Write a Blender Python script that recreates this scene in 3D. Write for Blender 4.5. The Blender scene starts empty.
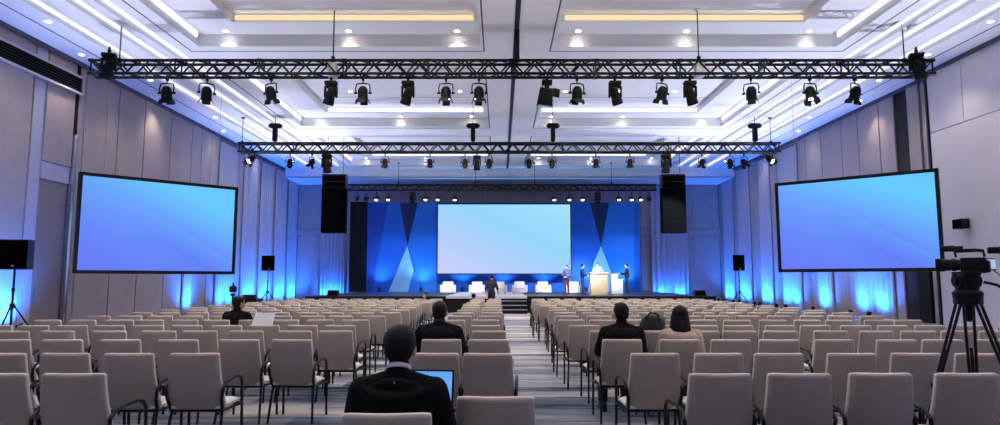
import bpy, bmesh, math, random
from mathutils import Vector, Matrix, Euler
random.seed(7)
PI = math.pi
SC = bpy.context.scene
COL = SC.collection

# ------------------------------------------------------------------ camera
F, CX, CY, HOR, HC = 650.0, 500.0, 212.5, 280.0, 1.54
TH = math.atan((HOR - CY) / F)
cam_data = bpy.data.cameras.new('camera')
cam = bpy.data.objects.new('camera', cam_data)
COL.objects.link(cam)
cam_data.sensor_width = 36.0
cam_data.lens = F * 36.0 / 1000.0
cam_data.clip_end = 200
cam.location = (0, 0, HC)
cam.rotation_euler = (PI / 2 + TH, 0, 0)
SC.camera = cam
SC.view_settings.view_transform = 'Standard'
SC.view_settings.look = 'None'
SC.view_settings.gamma = 1.0
SC.view_settings.use_curve_mapping = False
SC.view_settings.exposure = 0.0

def ray(px, py):
    u, v = (px - CX) / F, (CY - py) / F
    return Vector((u, math.cos(TH) - v * math.sin(TH), math.sin(TH) + v * math.cos(TH)))
def atY(px, py, Y):
    d = ray(px, py); t = Y / d.y
    return Vector((d.x * t, Y, HC + d.z * t))
def atX(px, py, X):
    d = ray(px, py); t = X / d.x
    return Vector((X, d.y * t, HC + d.z * t))
def atZ(px, py, Z):
    d = ray(px, py); t = (Z - HC) / d.z
    return Vector((d.x * t, d.y * t, Z))

# ------------------------------------------------------------------ materials
def lin(c):
    def f(v):
        v /= 255.0
        return v / 12.92 if v <= 0.04045 else ((v + 0.055) / 1.055) ** 2.4
    return (f(c[0]), f(c[1]), f(c[2]), 1.0)
MATS = {}
def mat(name, rgb, rough=0.6, metal=0.0, var=0.12, scale=12.0, bump=0.0, spec=0.5, emit=None, strength=0.0):
    if name in MATS: return MATS[name]
    m = bpy.data.materials.new(name); m.use_nodes = True
    nt = m.node_tree; b = nt.nodes['Principled BSDF']
    c = lin(rgb)
    tc = nt.nodes.new('ShaderNodeTexCoord')
    nz = nt.nodes.new('ShaderNodeTexNoise'); nz.inputs['Scale'].default_value = scale; nz.inputs['Detail'].default_value = 4
    nt.links.new(tc.outputs['Object'], nz.inputs['Vector'])
    rp = nt.nodes.new('ShaderNodeValToRGB')
    rp.color_ramp.elements[0].position = 0.3; rp.color_ramp.elements[1].position = 0.7
    rp.color_ramp.elements[0].color = tuple(x * (1 - var) for x in c[:3]) + (1,)
    rp.color_ramp.elements[1].color = tuple(min(1, x * (1 + var)) for x in c[:3]) + (1,)
    nt.links.new(nz.outputs['Fac'], rp.inputs['Fac'])
    nt.links.new(rp.outputs['Color'], b.inputs['Base Color'])
    b.inputs['Roughness'].default_value = rough
    b.inputs['Metallic'].default_value = metal
    b.inputs['Specular IOR Level'].default_value = spec
    if bump:
        bp = nt.nodes.new('ShaderNodeBump'); bp.inputs['Strength'].default_value = bump; bp.inputs['Distance'].default_value = 0.01
        n2 = nt.nodes.new('ShaderNodeTexNoise'); n2.inputs['Scale'].default_value = scale * 12
        nt.links.new(tc.outputs['Object'], n2.inputs['Vector'])
        nt.links.new(n2.outputs['Fac'], bp.inputs['Height'])
        nt.links.new(bp.outputs['Normal'], b.inputs['Normal'])
    if emit:
        b.inputs['Emission Color'].default_value = lin(emit)
        b.inputs['Emission Strength'].default_value = strength
    MATS[name] = m
    return m

def carpet_mat():
    m = bpy.data.materials.new('patterned_carpet'); m.use_nodes = True
    nt = m.node_tree; b = nt.nodes['Principled BSDF']; L = nt.links.new
    tc = nt.nodes.new('ShaderNodeTexCoord')
    # long planks laid across the hall, each tinted differently
    br = nt.nodes.new('ShaderNodeTexBrick')
    br.offset = 0.37; br.inputs['Scale'].default_value = 1.0
    br.inputs['Mortar Size'].default_value = 0.0
    br.inputs['Brick Width'].default_value = 2.3; br.inputs['Row Height'].default_value = 0.42
    br.inputs['Color1'].default_value = (0, 0, 0, 1); br.inputs['Color2'].default_value = (1, 1, 1, 1)
    L(tc.outputs['Object'], br.inputs['Vector'])
    mp = nt.nodes.new('ShaderNodeMapping'); mp.inputs['Scale'].default_value = (0.9, 7.0, 1)
    L(tc.outputs['Object'], mp.inputs['Vector'])
    nz = nt.nodes.new('ShaderNodeTexNoise'); nz.inputs['Scale'].default_value = 1.0; nz.inputs['Detail'].default_value = 7; nz.inputs['Roughness'].default_value = 0.65
    L(mp.outputs['Vector'], nz.inputs['Vector'])
    mp2 = nt.nodes.new('ShaderNodeMapping'); mp2.inputs['Scale'].default_value = (0.25, 0.9, 1)
    L(tc.outputs['Object'], mp2.inputs['Vector'])
    n2 = nt.nodes.new('ShaderNodeTexNoise'); n2.inputs['Scale'].default_value = 1.0; n2.inputs['Detail'].default_value = 2
    L(mp2.outputs['Vector'], n2.inputs['Vector'])
    a1 = nt.nodes.new('ShaderNodeMath'); a1.operation = 'MULTIPLY_ADD'; a1.inputs[1].default_value = 0.40; L(br.outputs['Color'], a1.inputs[0]); 
    a2 = nt.nodes.new('ShaderNodeMath'); a2.operation = 'MULTIPLY_ADD'; a2.inputs[1].default_value = 0.85; L(nz.outputs['Fac'], a2.inputs[0])
    a3 = nt.nodes.new('ShaderNodeMath'); a3.operation = 'MULTIPLY'; a3.inputs[1].default_value = 0.36; L(n2.outputs['Fac'], a3.inputs[0])
    L(a3.outputs[0], a2.inputs[2]); L(a2.outputs[0], a1.inputs[2])
    rp = nt.nodes.new('ShaderNodeValToRGB'); cr = rp.color_ramp
    cr.elements[0].position = 0.52; cr.elements[0].color = lin((44, 54, 76))
    cr.elements[1].position = 1.12; cr.elements[1].color = lin((206, 202, 200))
    for p, c in ((0.64, (84, 94, 116)), (0.76, (126, 132, 148)), (0.90, (162, 164, 174))):
        e = cr.elements.new(p); e.color = lin(c)
    cr.elements[-1].position = 1.0
    L(a1.outputs[0], rp.inputs['Fac'])
    L(rp.outputs['Color'], b.inputs['Base Color'])
    b.inputs['Roughness'].default_value = 0.95
    b.inputs['Specular IOR Level'].default_value = 0.15
    return m

def screen_mat(name, stops, strength, angle, rays=(), lo=None):
    """what the projector shows: a smooth blue picture crossed by a few soft diagonal rays"""
    m = bpy.data.materials.new(name); m.use_nodes = True
    nt = m.node_tree; L = nt.links.new
    nt.nodes.remove(nt.nodes['Principled BSDF'])
    out = nt.nodes['Material Output']
    tc = nt.nodes.new('ShaderNodeTexCoord')
    sp = nt.nodes.new('ShaderNodeSeparateXYZ'); L(tc.outputs['Generated'], sp.inputs[0])
    def mul(a, k, add=None):
        n = nt.nodes.new('ShaderNodeMath'); n.operation = 'MULTIPLY_ADD'; L(a, n.inputs[0]); n.inputs[1].default_value = k
        if add is None: n.inputs[2].default_value = 0
        elif isinstance(add, (int, float)): n.inputs[2].default_value = add
        else: L(add, n.inputs[2])
        return n.outputs[0]
    base = mul(sp.outputs['X'], math.cos(angle), mul(sp.outputs['Z'], math.sin(angle)))
    rp = nt.nodes.new('ShaderNodeValToRGB'); cr = rp.color_ramp
    cr.interpolation = 'LINEAR'
    cr.elements[0].position = stops[0][0]; cr.elements[0].color = lin(stops[0][1])
    cr.elements[1].position = stops[-1][0]; cr.elements[1].color = lin(stops[-1][1])
    for p, c in stops[1:-1]:
        e = cr.elements.new(p); e.color = lin(c)
    sc = mul(base, .7)
    L(sc, rp.inputs['Fac'])
    col = rp.outputs['Color']
    if rays:
        diag = mul(sp.outputs['X'], .60, mul(sp.outputs['Z'], .62))
        wv = nt.nodes.new('ShaderNodeValToRGB'); cr = wv.color_ramp
        cr.elements[0].position = 0; cr.elements[0].color = (0, 0, 0, 1)
        cr.elements[1].position = 1; cr.elements[1].color = (0, 0, 0, 1)
        for p, v in rays:
            e = cr.elements.new(p); e.color = (v, v, v, 1)
        L(diag, wv.inputs['Fac'])
        # rays fade in towards the far lower corner
        fade = nt.nodes.new('ShaderNodeMapRange'); fade.inputs['From Min'].default_value = .25; fade.inputs['From Max'].default_value = .75
        L(sp.outputs['X'], fade.inputs['Value'])
        f2 = nt.nodes.new('ShaderNodeMath'); f2.operation = 'MULTIPLY'; L(wv.outputs['Color'], f2.inputs[0]); L(fade.outputs[0], f2.inputs[1])
        mx = nt.nodes.new('ShaderNodeMix'); mx.data_type = 'RGBA'
        L(f2.outputs[0], mx.inputs['Factor']); L(col, mx.inputs['A']); mx.inputs['B'].default_value = lin(lo)
        col = mx.outputs['Result']
    em = nt.nodes.new('ShaderNodeEmission'); em.inputs['Strength'].default_value = strength
    L(col, em.inputs['Color'])
    L(em.outputs[0], out.inputs['Surface'])
    return m

def glow(name, rgb, strength):
    if name in MATS: return MATS[name]
    m = bpy.data.materials.new(name); m.use_nodes = True
    nt = m.node_tree; nt.nodes.remove(nt.nodes['Principled BSDF'])
    em = nt.nodes.new('ShaderNodeEmission'); em.inputs['Color'].default_value = lin(rgb); em.inputs['Strength'].default_value = strength
    nt.links.new(em.outputs[0], nt.nodes['Material Output'].inputs['Surface'])
    MATS[name] = m
    return m

M_BLACK = mat('black_painted_metal', (13, 13, 16), 0.45, 0.2, spec=.3)
M_BLACK2 = mat('black_plastic', (10, 10, 12), 0.5, spec=.3)
M_TUBE = mat('dark_chair_tube', (24, 22, 23), 0.4, 0.5)
M_BACK = mat('taupe_leatherette', (166, 154, 145), 0.45, var=0.05, scale=5, bump=0.03, spec=0.5)
M_SEAT = mat('cream_seat_fabric', (238, 232, 226), 0.6, var=0.05, scale=8, bump=0.05)
M_WALL = mat('mauve_wall_fabric', (167, 156, 156), 0.85, var=0.05, scale=2.0)
M_WALLW = mat('pale_wall_paint', (226, 222, 230), 0.7, var=0.02, scale=1.0)
M_GAP = mat('dark_wall_gap', (40, 36, 38), 0.9)
M_DRAPE = mat('pale_pleated_drape', (172, 174, 188), 0.9, var=0.05, scale=3)
M_CEIL = mat('ceiling_paint', (238, 238, 238), 0.85, var=0.02, scale=1.0)
M_GROOVE = mat('ceiling_groove', (92, 90, 98), 0.9)
M_FLOOR = carpet_mat()
M_WHITE = mat('white_upholstery', (236, 230, 226), 0.7, var=0.03)
M_CLOTH = mat('black_masking_cloth', (12, 13, 20), 0.95)
M_BLUE = mat('blue_printed_backdrop', (16, 94, 196), 0.8, var=0.06, scale=0.6)
M_NAVY = mat('navy_printed_backdrop', (8, 30, 84), 0.8, var=0.05)
M_SKYB = mat('light_blue_printed_backdrop', (140, 202, 240), 0.8, var=0.05)
M_CHROME = mat('chrome_trim', (190, 190, 198), 0.2, 0.9)
M_CABLE = mat('black_cable', (14, 16, 26), 0.6)

# ------------------------------------------------------------------ mesh builder
class MB:
    def __init__(self): self.bm = bmesh.new(); self.mi = 0
    def _faces(self, geom_verts):
        fs = set()
        for v in geom_verts: fs.update(v.link_faces)
        for f in fs: f.material_index = self.mi
    def box(self, c, s, rot=None, taper=1.0, bevel=0.0):
        M = Matrix.Translation(Vector(c))
        if rot is not None: M = M @ (rot.to_matrix().to_4x4() if isinstance(rot, Euler) else rot)
        r = bmesh.ops.create_cube(self.bm, size=1.0)
        vs = r['verts']
        for v in vs:
            k = taper if v.co.z > 0 else 1.0
            v.co = Vector((v.co.x * s[0] * k, v.co.y * s[1] * k, v.co.z * s[2]))
        if bevel > 0:
            es = set()
            for v in vs: es.update(v.link_edges)
            rr = bmesh.ops.bevel(self.bm, geom=list(es), offset=bevel, segments=2, profile=0.5, affect='EDGES')
            allv = set(rr['verts']) | {v for v in vs if v.is_valid}
            vs = list(allv)
        for v in vs: v.co = M @ v.co
        self._faces(vs)
        return self
    def b2(self, lo, hi, bevel=0.0):
        lo, hi = Vector(lo), Vector(hi)
        return self.box((lo + hi) / 2, hi - lo, bevel=bevel)
    def cyl(self, p0, p1, r0, r1=None, n=8, cap=True):
        p0, p1 = Vector(p0), Vector(p1)
        if r1 is None: r1 = r0
        d = p1 - p0
        if d.length < 1e-6: return self
        q = Vector((0, 0, 1)).rotation_difference(d.normalized()).to_matrix()
        a, b = [], []
        for i in range(n):
            t = 2 * PI * i / n
            o = q @ Vector((math.cos(t), math.sin(t), 0))
            a.append(self.bm.verts.new(p0 + o * r0)); b.append(self.bm.verts.new(p1 + o * r1))
        for i in range(n):
            j = (i + 1) % n
            f = self.bm.faces.new((a[i], a[j], b[j], b[i])); f.material_index = self.mi
        if cap:
            f = self.bm.faces.new(a[::-1]); f.material_index = self.mi
            f = self.bm.faces.new(b); f.material_index = self.mi
        return self
    def tube(self, pts, r, n=8, closed=False):
        pts = [Vector(p) for p in pts]
        rings = []
        up = None
        m = len(pts)
        for i, p in enumerate(pts):
            if closed: t = (pts[(i + 1) % m] - pts[i - 1])
            else: t = (pts[min(i + 1, m - 1)] - pts[max(i - 1, 0)])
            t.normalize()
            if up is None:
                up = Vector((0, 0, 1)) if abs(t.z) < 0.9 else Vector((1, 0, 0))
            x = t.cross(up)
            if x.length < 1e-4: x = t.cross(Vector((0.3, 1, 0.2)))
            x.normalize(); y = x.cross(t).normalized(); up = y
            rings.append([self.bm.verts.new(p + (x * math.cos(2 * PI * k / n) + y * math.sin(2 * PI * k / n)) * (r[i] if isinstance(r, (list, tuple)) else r)) for k in range(n)])
        prs = list(zip(rings, rings[1:] + ([rings[0]] if closed else [])))
        if not closed: prs = list(zip(rings[:-1], rings[1:]))
        for a, b in prs:
            for k in range(n):
                j = (k + 1) % n
                f = self.bm.faces.new((a[k], b[k], b[j], a[j])); f.material_index = self.mi
        if not closed:
            f = self.bm.faces.new(rings[0]); f.material_index = self.mi
            f = self.bm.faces.new(rings[-1][::-1]); f.material_index = self.mi
        return self
    def lathe(self, prof, M=Matrix(), n=16):
        rings = []
        for r, z in prof:
            if r < 1e-6: rings.append([self.bm.verts.new(M @ Vector((0, 0, z)))])
            else: rings.append([self.bm.verts.new(M @ Vector((r * math.cos(2 * PI * k / n), r * math.sin(2 * PI * k / n), z))) for k in range(n)])
        for a, b in zip(rings[:-1], rings[1:]):
            for k in range(n):
                j = (k + 1) % n
                vs = [a[k % len(a)], a[j % len(a)], b[j % len(b)], b[k % len(b)]]
                u = []
                for v in vs:
                    if v not in u: u.append(v)
                if len(u) > 2:
                    f = self.bm.faces.new(u); f.material_index = self.mi
        return self
    def ell(self, c, r, rot=None, n=14, m=9):
        M = Matrix.Translation(Vector(c))
        if rot is not None: M = M @ rot.to_matrix().to_4x4()
        M = M @ Matrix.Diagonal((r[0], r[1], r[2], 1))
        return self.lathe([(math.sin(PI * i / m), -math.cos(PI * i / m)) for i in range(m + 1)], M, n)
    def cap(self, p0, p1, r0, r1=None, n=12):
        """capsule with tapering radius"""
        p0, p1 = Vector(p0), Vector(p1)
        if r1 is None: r1 = r0
        d = p1 - p0; Ln = d.length
        q = Vector((0, 0, 1)).rotation_difference(d.normalized()).to_matrix().to_4x4()
        M = Matrix.Translation(p0) @ q
        pr = [(r0 * math.sin(PI / 2 * i / 4), -r0 * math.cos(PI / 2 * i / 4)) for i in range(5)]
        pr += [(r1 * math.cos(PI / 2 * i / 4), Ln + r1 * math.sin(PI / 2 * i / 4)) for i in range(5)]
        pr[0] = (0, pr[0][1]); pr[-1] = (0, pr[-1][1])
        return self.lathe(pr, M, n)
    def poly(self, pts, ext):
        """prism: polygon points extruded by vector ext"""
        ext = Vector(ext)
        a = [self.bm.verts.new(Vector(p)) for p in pts]; b = [self.bm.verts.new(Vector(p) + ext) for p in pts]
        n = len(a)
        fs = [self.bm.faces.new(a[::-1]), self.bm.faces.new(b)]
        for i in range(n):
            fs.append(self.bm.faces.new((a[i], a[(i + 1) % n], b[(i + 1) % n], b[i])))
        for f in fs: f.material_index = self.mi
        return self
    def sheet(self, rows, thick=None):
        """grid of points (list of rows); optional thickness vector function"""
        g = [[self.bm.verts.new(Vector(p)) for p in r] for r in rows]
        for i in range(len(g) - 1):
            for j in range(len(g[0]) - 1):
                f = self.bm.faces.new((g[i][j], g[i][j + 1], g[i + 1][j + 1], g[i + 1][j])); f.material_index = self.mi
        return self
    def slab(self, front, back):
        """closed shell from two equal grids"""
        R, Cn = len(front), len(front[0])
        a = [[self.bm.verts.new(Vector(p)) for p in r] for r in front]
        b = [[self.bm.verts.new(Vector(p)) for p in r] for r in back]
        fs = []
        for i in range(R - 1):
            for j in range(Cn - 1):
                fs.append(self.bm.faces.new((a[i][j], a[i][j + 1], a[i + 1][j + 1], a[i + 1][j])))
                fs.append(self.bm.faces.new((b[i][j], b[i + 1][j], b[i + 1][j + 1], b[i][j + 1])))
        for i in range(R - 1):
            fs.append(self.bm.faces.new((a[i][0], a[i + 1][0], b[i + 1][0], b[i][0])))
            fs.append(self.bm.faces.new((a[i][-1], b[i][-1], b[i + 1][-1], a[i + 1][-1])))
        for j in range(Cn - 1):
            fs.append(self.bm.faces.new((a[0][j], b[0][j], b[0][j + 1], a[0][j + 1])))
            fs.append(self.bm.faces.new((a[-1][j], a[-1][j + 1], b[-1][j + 1], b[-1][j])))
        for f in fs: f.material_index = self.mi
        return self
    def mesh(self, name, mats, smooth=True, angle=35):
        bmesh.ops.recalc_face_normals(self.bm, faces=self.bm.faces[:])
        me = bpy.data.meshes.new(name); self.bm.to_mesh(me); self.bm.free()
        for m in (mats if isinstance(mats, (list, tuple)) else [mats]): me.materials.append(m)
        if smooth:
            me.polygons.foreach_set('use_smooth', [True] * len(me.polygons))
            try: me.set_sharp_from_angle(angle=math.radians(angle))
            except Exception: pass
        me.update()
        return me
    def build(self, name, mats, parent=None, smooth=True, angle=35):
        return place(name, self.mesh(name, mats, smooth, angle), parent)

def place(name, me, parent=None, loc=None, rot=None):
    o = bpy.data.objects.new(name, me); COL.objects.link(o)
    if parent is not None: o.parent = parent
    if loc is not None: o.location = loc
    if rot is not None: o.rotation_euler = rot
    return o
def tag(o, label, cat, group=None):
    o['label'] = label; o['category'] = cat
    if group: o['group'] = group
    return o
def thing(name, label, cat, loc=(0, 0, 0), rz=0.0, group=None):
    o = bpy.data.objects.new(name, None); COL.objects.link(o)
    o.empty_display_size = 0.1
    o.location = loc; o.rotation_euler = (0, 0, rz)
    return tag(o, label, cat, group)
def struct(o): o['kind'] = 'structure'; return o
def dup(root, loc=None, rot=None, label=None, group=None):
    r = root.copy(); COL.objects.link(r)
    if loc is not None: r.location = loc
    if rot is not None: r.rotation_euler = rot
    if label: r['label'] = label
    if group: r['group'] = group
    for ch in list(root.children):
        c = ch.copy(); COL.objects.link(c); c.parent = r
        for g in list(ch.children):
            d = g.copy(); COL.objects.link(d); d.parent = c
    return r
ORD = ['zeroth', 'first', 'second', 'third', 'fourth', 'fifth', 'sixth', 'seventh', 'eighth', 'ninth', 'tenth', 'eleventh', 'twelfth',
       'thirteenth', 'fourteenth', 'fifteenth', 'sixteenth', 'seventeenth', 'eighteenth', 'nineteenth', 'twentieth', 'twenty-first', 'twenty-second']
# ------------------------------------------------------------------ the hall
XL, XR, Z0, YB, YF = -14.3, 15.5, 8.9, 45.8, -10.0
struct(MB().b2((XL - .4, YF - .4, -.2), (XR + .4, YB + .4, 0)).build('floor', M_FLOOR, smooth=False))

def lamp(name, loc, target, energy, rgb, spot=60, blend=0.6, size=0.08, parent=None):
    d = bpy.data.lights.new(name, 'SPOT'); d.energy = energy; d.color = lin(rgb)[:3]
    d.spot_size = math.radians(spot); d.spot_blend = blend; d.shadow_soft_size = size
    o = bpy.data.objects.new(name, d); COL.objects.link(o)
    o.location = loc
    dv = Vector(target) - Vector(loc)
    o.rotation_euler = dv.to_track_quat('-Z', 'Y').to_euler()
    if parent is not None: o.parent = parent
    return o

# ---- side walls: tall fabric panels with thin dark joints
def panel_wall(X, sgn, seams, lo, hi, top, name, skip=()):
    w = MB(); w.mi = 1
    xa, xb = sorted((X + sgn * .35, X + sgn * .07))
    w.b2((xa, lo, 0), (xb, hi, top)); w.mi = 0
    xa, xb = sorted((X + sgn * .07, X))
    ys = [lo] + sorted(s for s in seams if lo < s < hi) + [hi]
    for a, b in zip(ys[:-1], ys[1:]):
        if any(a < (s0 + s1) / 2 < b for s0, s1 in skip): continue
        w.b2((xa, a + .03, 0.0), (xb, b - .03, top), bevel=.012)
    return struct(w.build(name, [M_WALL, M_GAP], smooth=False))
def yl(px): return XL * F / (px - CX)
def yr(px): return XR * F / (px - CX)
seamL = [yl(p) for p in (22, 76, 111, 138, 165, 187, 197, 207, 217, 227, 236, 244, 252, 259, 266, 272, 278, 284, 290)] + [17.2, 15.2, 13.2, 11, 9, 7, 5, 3, 1, -1, -3, -5, -7]
panel_wall(XL, -1, [s for s in seamL if s > yl(70)] , yl(70) + .02, YB, Z0, 'wall_left')
panel_wall(XL, -1, seamL, YF, yl(24), Z0, 'wall_left_near')
seamR = [yr(p) for p in (930, 902, 886, 864, 847, 826, 809, 792, 780, 770, 760, 751, 743, 736, 730, 725)]
wr = panel_wall(XR, 1, seamR, 22.75, YB, Z0, 'wall_right', skip=((yr(930) , yr(917)),))
# near right: smooth pale partition standing proud of the panelled wall
w = MB(); w.mi = 1; w.b2((15.3, YF, 0), (15.9, 22.55, Z0)); w.mi = 0
w.b2((15.2, YF, 0), (15.29, 22.55, 6.68)); w.b2((15.2, YF, 6.71), (15.29, 20.85, Z0)); w.b2((15.2, 20.88, 6.71), (15.29, 22.55, Z0))
struct(w.build('wall_right_near', [M_WALLW, M_GAP], smooth=False))
w = MB(); w.b2((15.15, 22.56, 0), (15.6, 22.66, Z0)); w.mi = 1; w.b2((15.17, 22.67, 0), (15.55, 22.72, 7.6)); w.mi = 0; w.b2((15.3, 22.73, 0), (15.6, 22.86, Z0))
struct(w.build('trim_1', [M_BLACK, M_CHROME], smooth=False))
# dark door opening beyond the big screen
w = MB(); w.b2((15.42, yr(930) + .03, 0), (15.56, yr(917) - .03, 4.2))
struct(w.build('door_2', M_CLOTH, smooth=False))
w = MB(); w.b2((15.44, yr(930) + .03, 4.2), (15.57, yr(917) - .03, Z0))
struct(w.build('wall_right_lintel', M_WALL, smooth=False))
# back and front walls
w = MB(); w.mi = 1; w.b2((XL - .3, YB + .1, 0), (XR + .3, YB + .4, Z0)); w.mi = 0
n = 16
for i in range(n):
    a = XL + (XR - XL) * i / n; b = XL + (XR - XL) * (i + 1) / n
    w.b2((a + .012, YB, 0), (b - .012, YB + .09, 4.62), bevel=.012); w.b2((a + .012, YB, 5.1), (b - .012, YB + .09, Z0), bevel=.012)
w.b2((XL, YB - .05, 4.65), (XR, YB + .09, 5.07))
struct(w.build('wall_back', [M_WALL, M_GAP], smooth=False))
struct(MB().b2((XL - .3, YF - .3, 0), (XR + .5, YF, Z0)).build('wall_front', M_WALL, smooth=False))

# ---- door recess in the near left wall
y0, y1 = yl(24), yl(70)
ym = yl(38)
M_DOOR = mat('taupe_door_leaf', (140, 128, 126), 0.7, var=0.04)
M_REVEAL = mat('satin_grey_reveal', (176, 176, 196), 0.35, var=0.03, spec=0.6)
d = MB(); d.b2((XL - .3, ym, 0), (XL - .12, y1 - .16, 4.7), bevel=.01)
door = struct(d.build('door_1', M_DOOR, smooth=False))
d = MB(); d.box((XL - .08, ym + .14, 1.05), (.03, .05, .5), bevel=.008); d.cyl((XL - .12, ym + .14, .86), (XL - .08, ym + .14, .86), .012); d.cyl((XL - .12, ym + .14, 1.24), (XL - .08, ym + .14, 1.24), .012)
d.build('door_handle', M_CHROME, door)
d = MB(); d.b2((XL - .3, ym, 4.72), (XL - .08, y1 - .16, 5.27)); struct(d.build('trim_2', M_REVEAL, smooth=False))
d = MB(); d.b2((XL - .3, ym, 5.29), (XL - .05, y1 - .16, Z0)); struct(d.build('wall_left_over_door', M_WALL, smooth=False))
d = MB(); d.b2((XL - .3, y0 + .02, 0), (XL - .1, ym - .02, Z0)); struct(d.build('trim_3', M_REVEAL, smooth=False))
d = MB(); d.b2((XL - .3, y1 - .14, 0), (XL + .015, y1 - .02, 6.4)); struct(d.build('trim_4', M_CHROME, smooth=False))
# small cornice and base lines
struct(MB().b2((XL, YF, Z0 - .12), (XL + .1, YB, Z0)).build('trim_5', M_GROOVE, smooth=False))
struct(MB().b2((XR - .1, 22.75, Z0 - .12), (XR, YB, Z0)).build('trim_6', M_GROOVE, smooth=False))
struct(MB().b2((15.1, YF, Z0 - .12), (15.2, 22.55, Z0)).build('trim_7', M_GROOVE, smooth=False))

# air vent high on the near left wall
v = thing('air_vent', 'long dark linear air vent with pale frame high on the panelled wall', 'air vent', (XL, 17.6, 7.86))
m = MB(); m.b2((0, -4, 0), (.03, 4, .5)); m.build('backing', M_CLOTH, v, smooth=False)
m = MB(); m.b2((0, -4.05, -.06), (.09, 4.05, 0)); m.b2((0, -4.05, .5), (.09, 4.05, .56)); m.b2((0, 4, 0), (.09, 4.05, .5)); m.b2((0, -4.05, 0), (.09, -4, .5)); m.build('frame', mat('vent_frame', (196, 188, 186), .6), v, smooth=False)
m = MB()
for k in range(5): m.box((.05, 0, .07 + k * .09), (.05, 7.98, .008), Euler((0, .6, 0)))
m.build('grille', M_BLACK, v, smooth=False)

# ---- ceiling
c = MB()
def flat(x0, x1, y0, y1, z=Z0):
    if x1 > x0 + 1e-4 and y1 > y0 + 1e-4: c.b2((x0, y0, z), (x1, y1, z + .06))
def wallring(R, za, zb):
    x0, x1, y0, y1 = R; t = .04; za += .062
    c.b2((x0 - t, y0 - t, za), (x0, y1 + t, zb)); c.b2((x1, y0 - t, za), (x1 + t, y1 + t, zb))
    c.b2((x0, y0 - t, za), (x1, y0, zb)); c.b2((x0, y1, za), (x1, y1 + t, zb))
def ring(R, S, z):
    flat(R[0], R[1], R[2], S[2], z); flat(R[0], R[1], S[3], R[3], z); flat(R[0], S[0], S[2], S[3], z); flat(S[1], R[1], S[2], S[3], z)
YE = 42.5
E_BAY, E_SOFF, E_CEIL_FILL = 1000, 210, 2900
M_LED = glow('cove_led_white', (228, 224, 255), 2.0)
M_LEDW = glow('cove_led_warm', (255, 228, 180), 1.02)
M_LEDT = glow('trough_led', (230, 232, 255), 1.25)
# stepped light troughs along both long sides
troughs = [(-12.65, -12.05), (-11.5, -11.0), (-10.75, -10.35)]
CXM = .55
def mir(x): return 2 * CXM - x
nm = ['beside the wall', 'between two others', 'beside the deep bays']
for side in (0, 1):
    T = lambda a, b: (a, b) if side == 0 else (mir(b), mir(a))
    xs = [XL - .2] + [q for t in troughs for q in t] + [-10.0]
    for i in range(0, len(xs), 2): flat(*T(xs[i], xs[i + 1]), YF, YE)
    for k, t in enumerate(troughs):
        a, b = T(*t)
        flat(a, b, YF, YE, Z0 + .3); wallring((a, b, YF, YE), Z0, Z0 + .36)
        r = thing('trough_light', f'long white light line in the ceiling trough {nm[k]}, ' + ('door side' if side == 0 else 'video camera side'), 'ceiling light', ((a + b) / 2, 16, Z0 + .1), 0, 'light lines in the ceiling troughs')
        xo = (-(b - a) / 2 + .07) * (1 if side == 0 else -1)
        MB().box((xo, 0, .06), (.07, 2 * (YE - 16.2), .1)).build('led_strip', M_LEDT, r, smooth=False)
flat(-10.0, mir(-10.0), YF, .7)
bays = [(.7, 9.7), (11.4, 20.4), (22.1, 31.1), (32.8, 41.8)]
for (a, b), nx in zip(bays, [q[0] for q in bays[1:]] + [YE]): flat(-10.0, mir(-10.0), b, nx)
g = MB()
bayname = ['over the back rows', 'this side of the front truss', 'between the two long trusses', 'beyond the second truss']
down = []
for bi, (a, b) in enumerate(bays):
    flat(-.49, 1.59, a, b)
    for side in (0, 1):
        sg = 1 if side == 0 else -1
        def T(x0, x1): return (x0, x1) if side == 0 else (mir(x1), mir(x0))
        R0 = T(-10.0, -.49) + (a, b)
        R1 = T(-9.55, -.62) + (a + .45, b - .45)
        R2 = T(-8.1, -.76) + (a + 1.45, b - 1.45)
        ring(R0, R1, Z0); wallring(R1, Z0, Z0 + .45); ring(R1, R2, Z0 + .4); wallring(R2, Z0 + .4, Z0 + .72); flat(R2[0], R2[1], R2[2], R2[3], Z0 + .66)
        # groove framing the bay
        t = .045
        for q in ((R0[0], R0[0] + t, a, b), (R0[1] - t, R0[1], a, b), (R0[0], R0[1], a, a + t), (R0[0], R0[1], b - t, b)):
            g.b2((q[0], q[2], Z0 - .006), (q[1], q[3], Z0 + .02))
        L = thing('cove_light', f'{"warm" if bi < 2 else "white"} strip light edging the ceiling bay {bayname[bi]}, ' + ('door side' if side == 0 else 'video camera side'), 'ceiling light', ((R2[0] + R2[1]) / 2, (a + b) / 2, Z0 + .4), 0, 'strip lights in the ceiling bays')
        hw, hd = (R2[1] - R2[0]) / 2, (b - a) / 2 - 1.45
        ml = M_LEDW if bi < 2 else M_LED
        MB().b2((-hw + .1, hd - .05, .05), (hw - .05, hd - .01, .2)).build('led_strip', ml, L, smooth=False)
        MB().b2((-hw + .1, -hd + .01, .05), (hw - .05, -hd + .05, .2)).build('led_strip', ml, L, smooth=False)
        xo = (R1[0] if side == 0 else R1[1]) - (R2[0] + R2[1]) / 2
        MB().box((xo + sg * .03, 0, -.08), (.04, 2 * hd + 1.6, .16)).build('led_strip', M_LED, L, smooth=False)
        for yy in (a + .95, b - .72):
            for xx in (-8.6, -4.75, -1.35): down.append((xx if side == 0 else mir(xx), yy, Z0 + .4, bi, 's'))
        for xx in (-6.4, -4.0, -1.7): down.append((xx if side == 0 else mir(xx), (a + b) / 2 + .5, Z0 + .66, bi, 'm'))
struct(g.build('trim_8', M_GROOVE, smooth=False))
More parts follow.
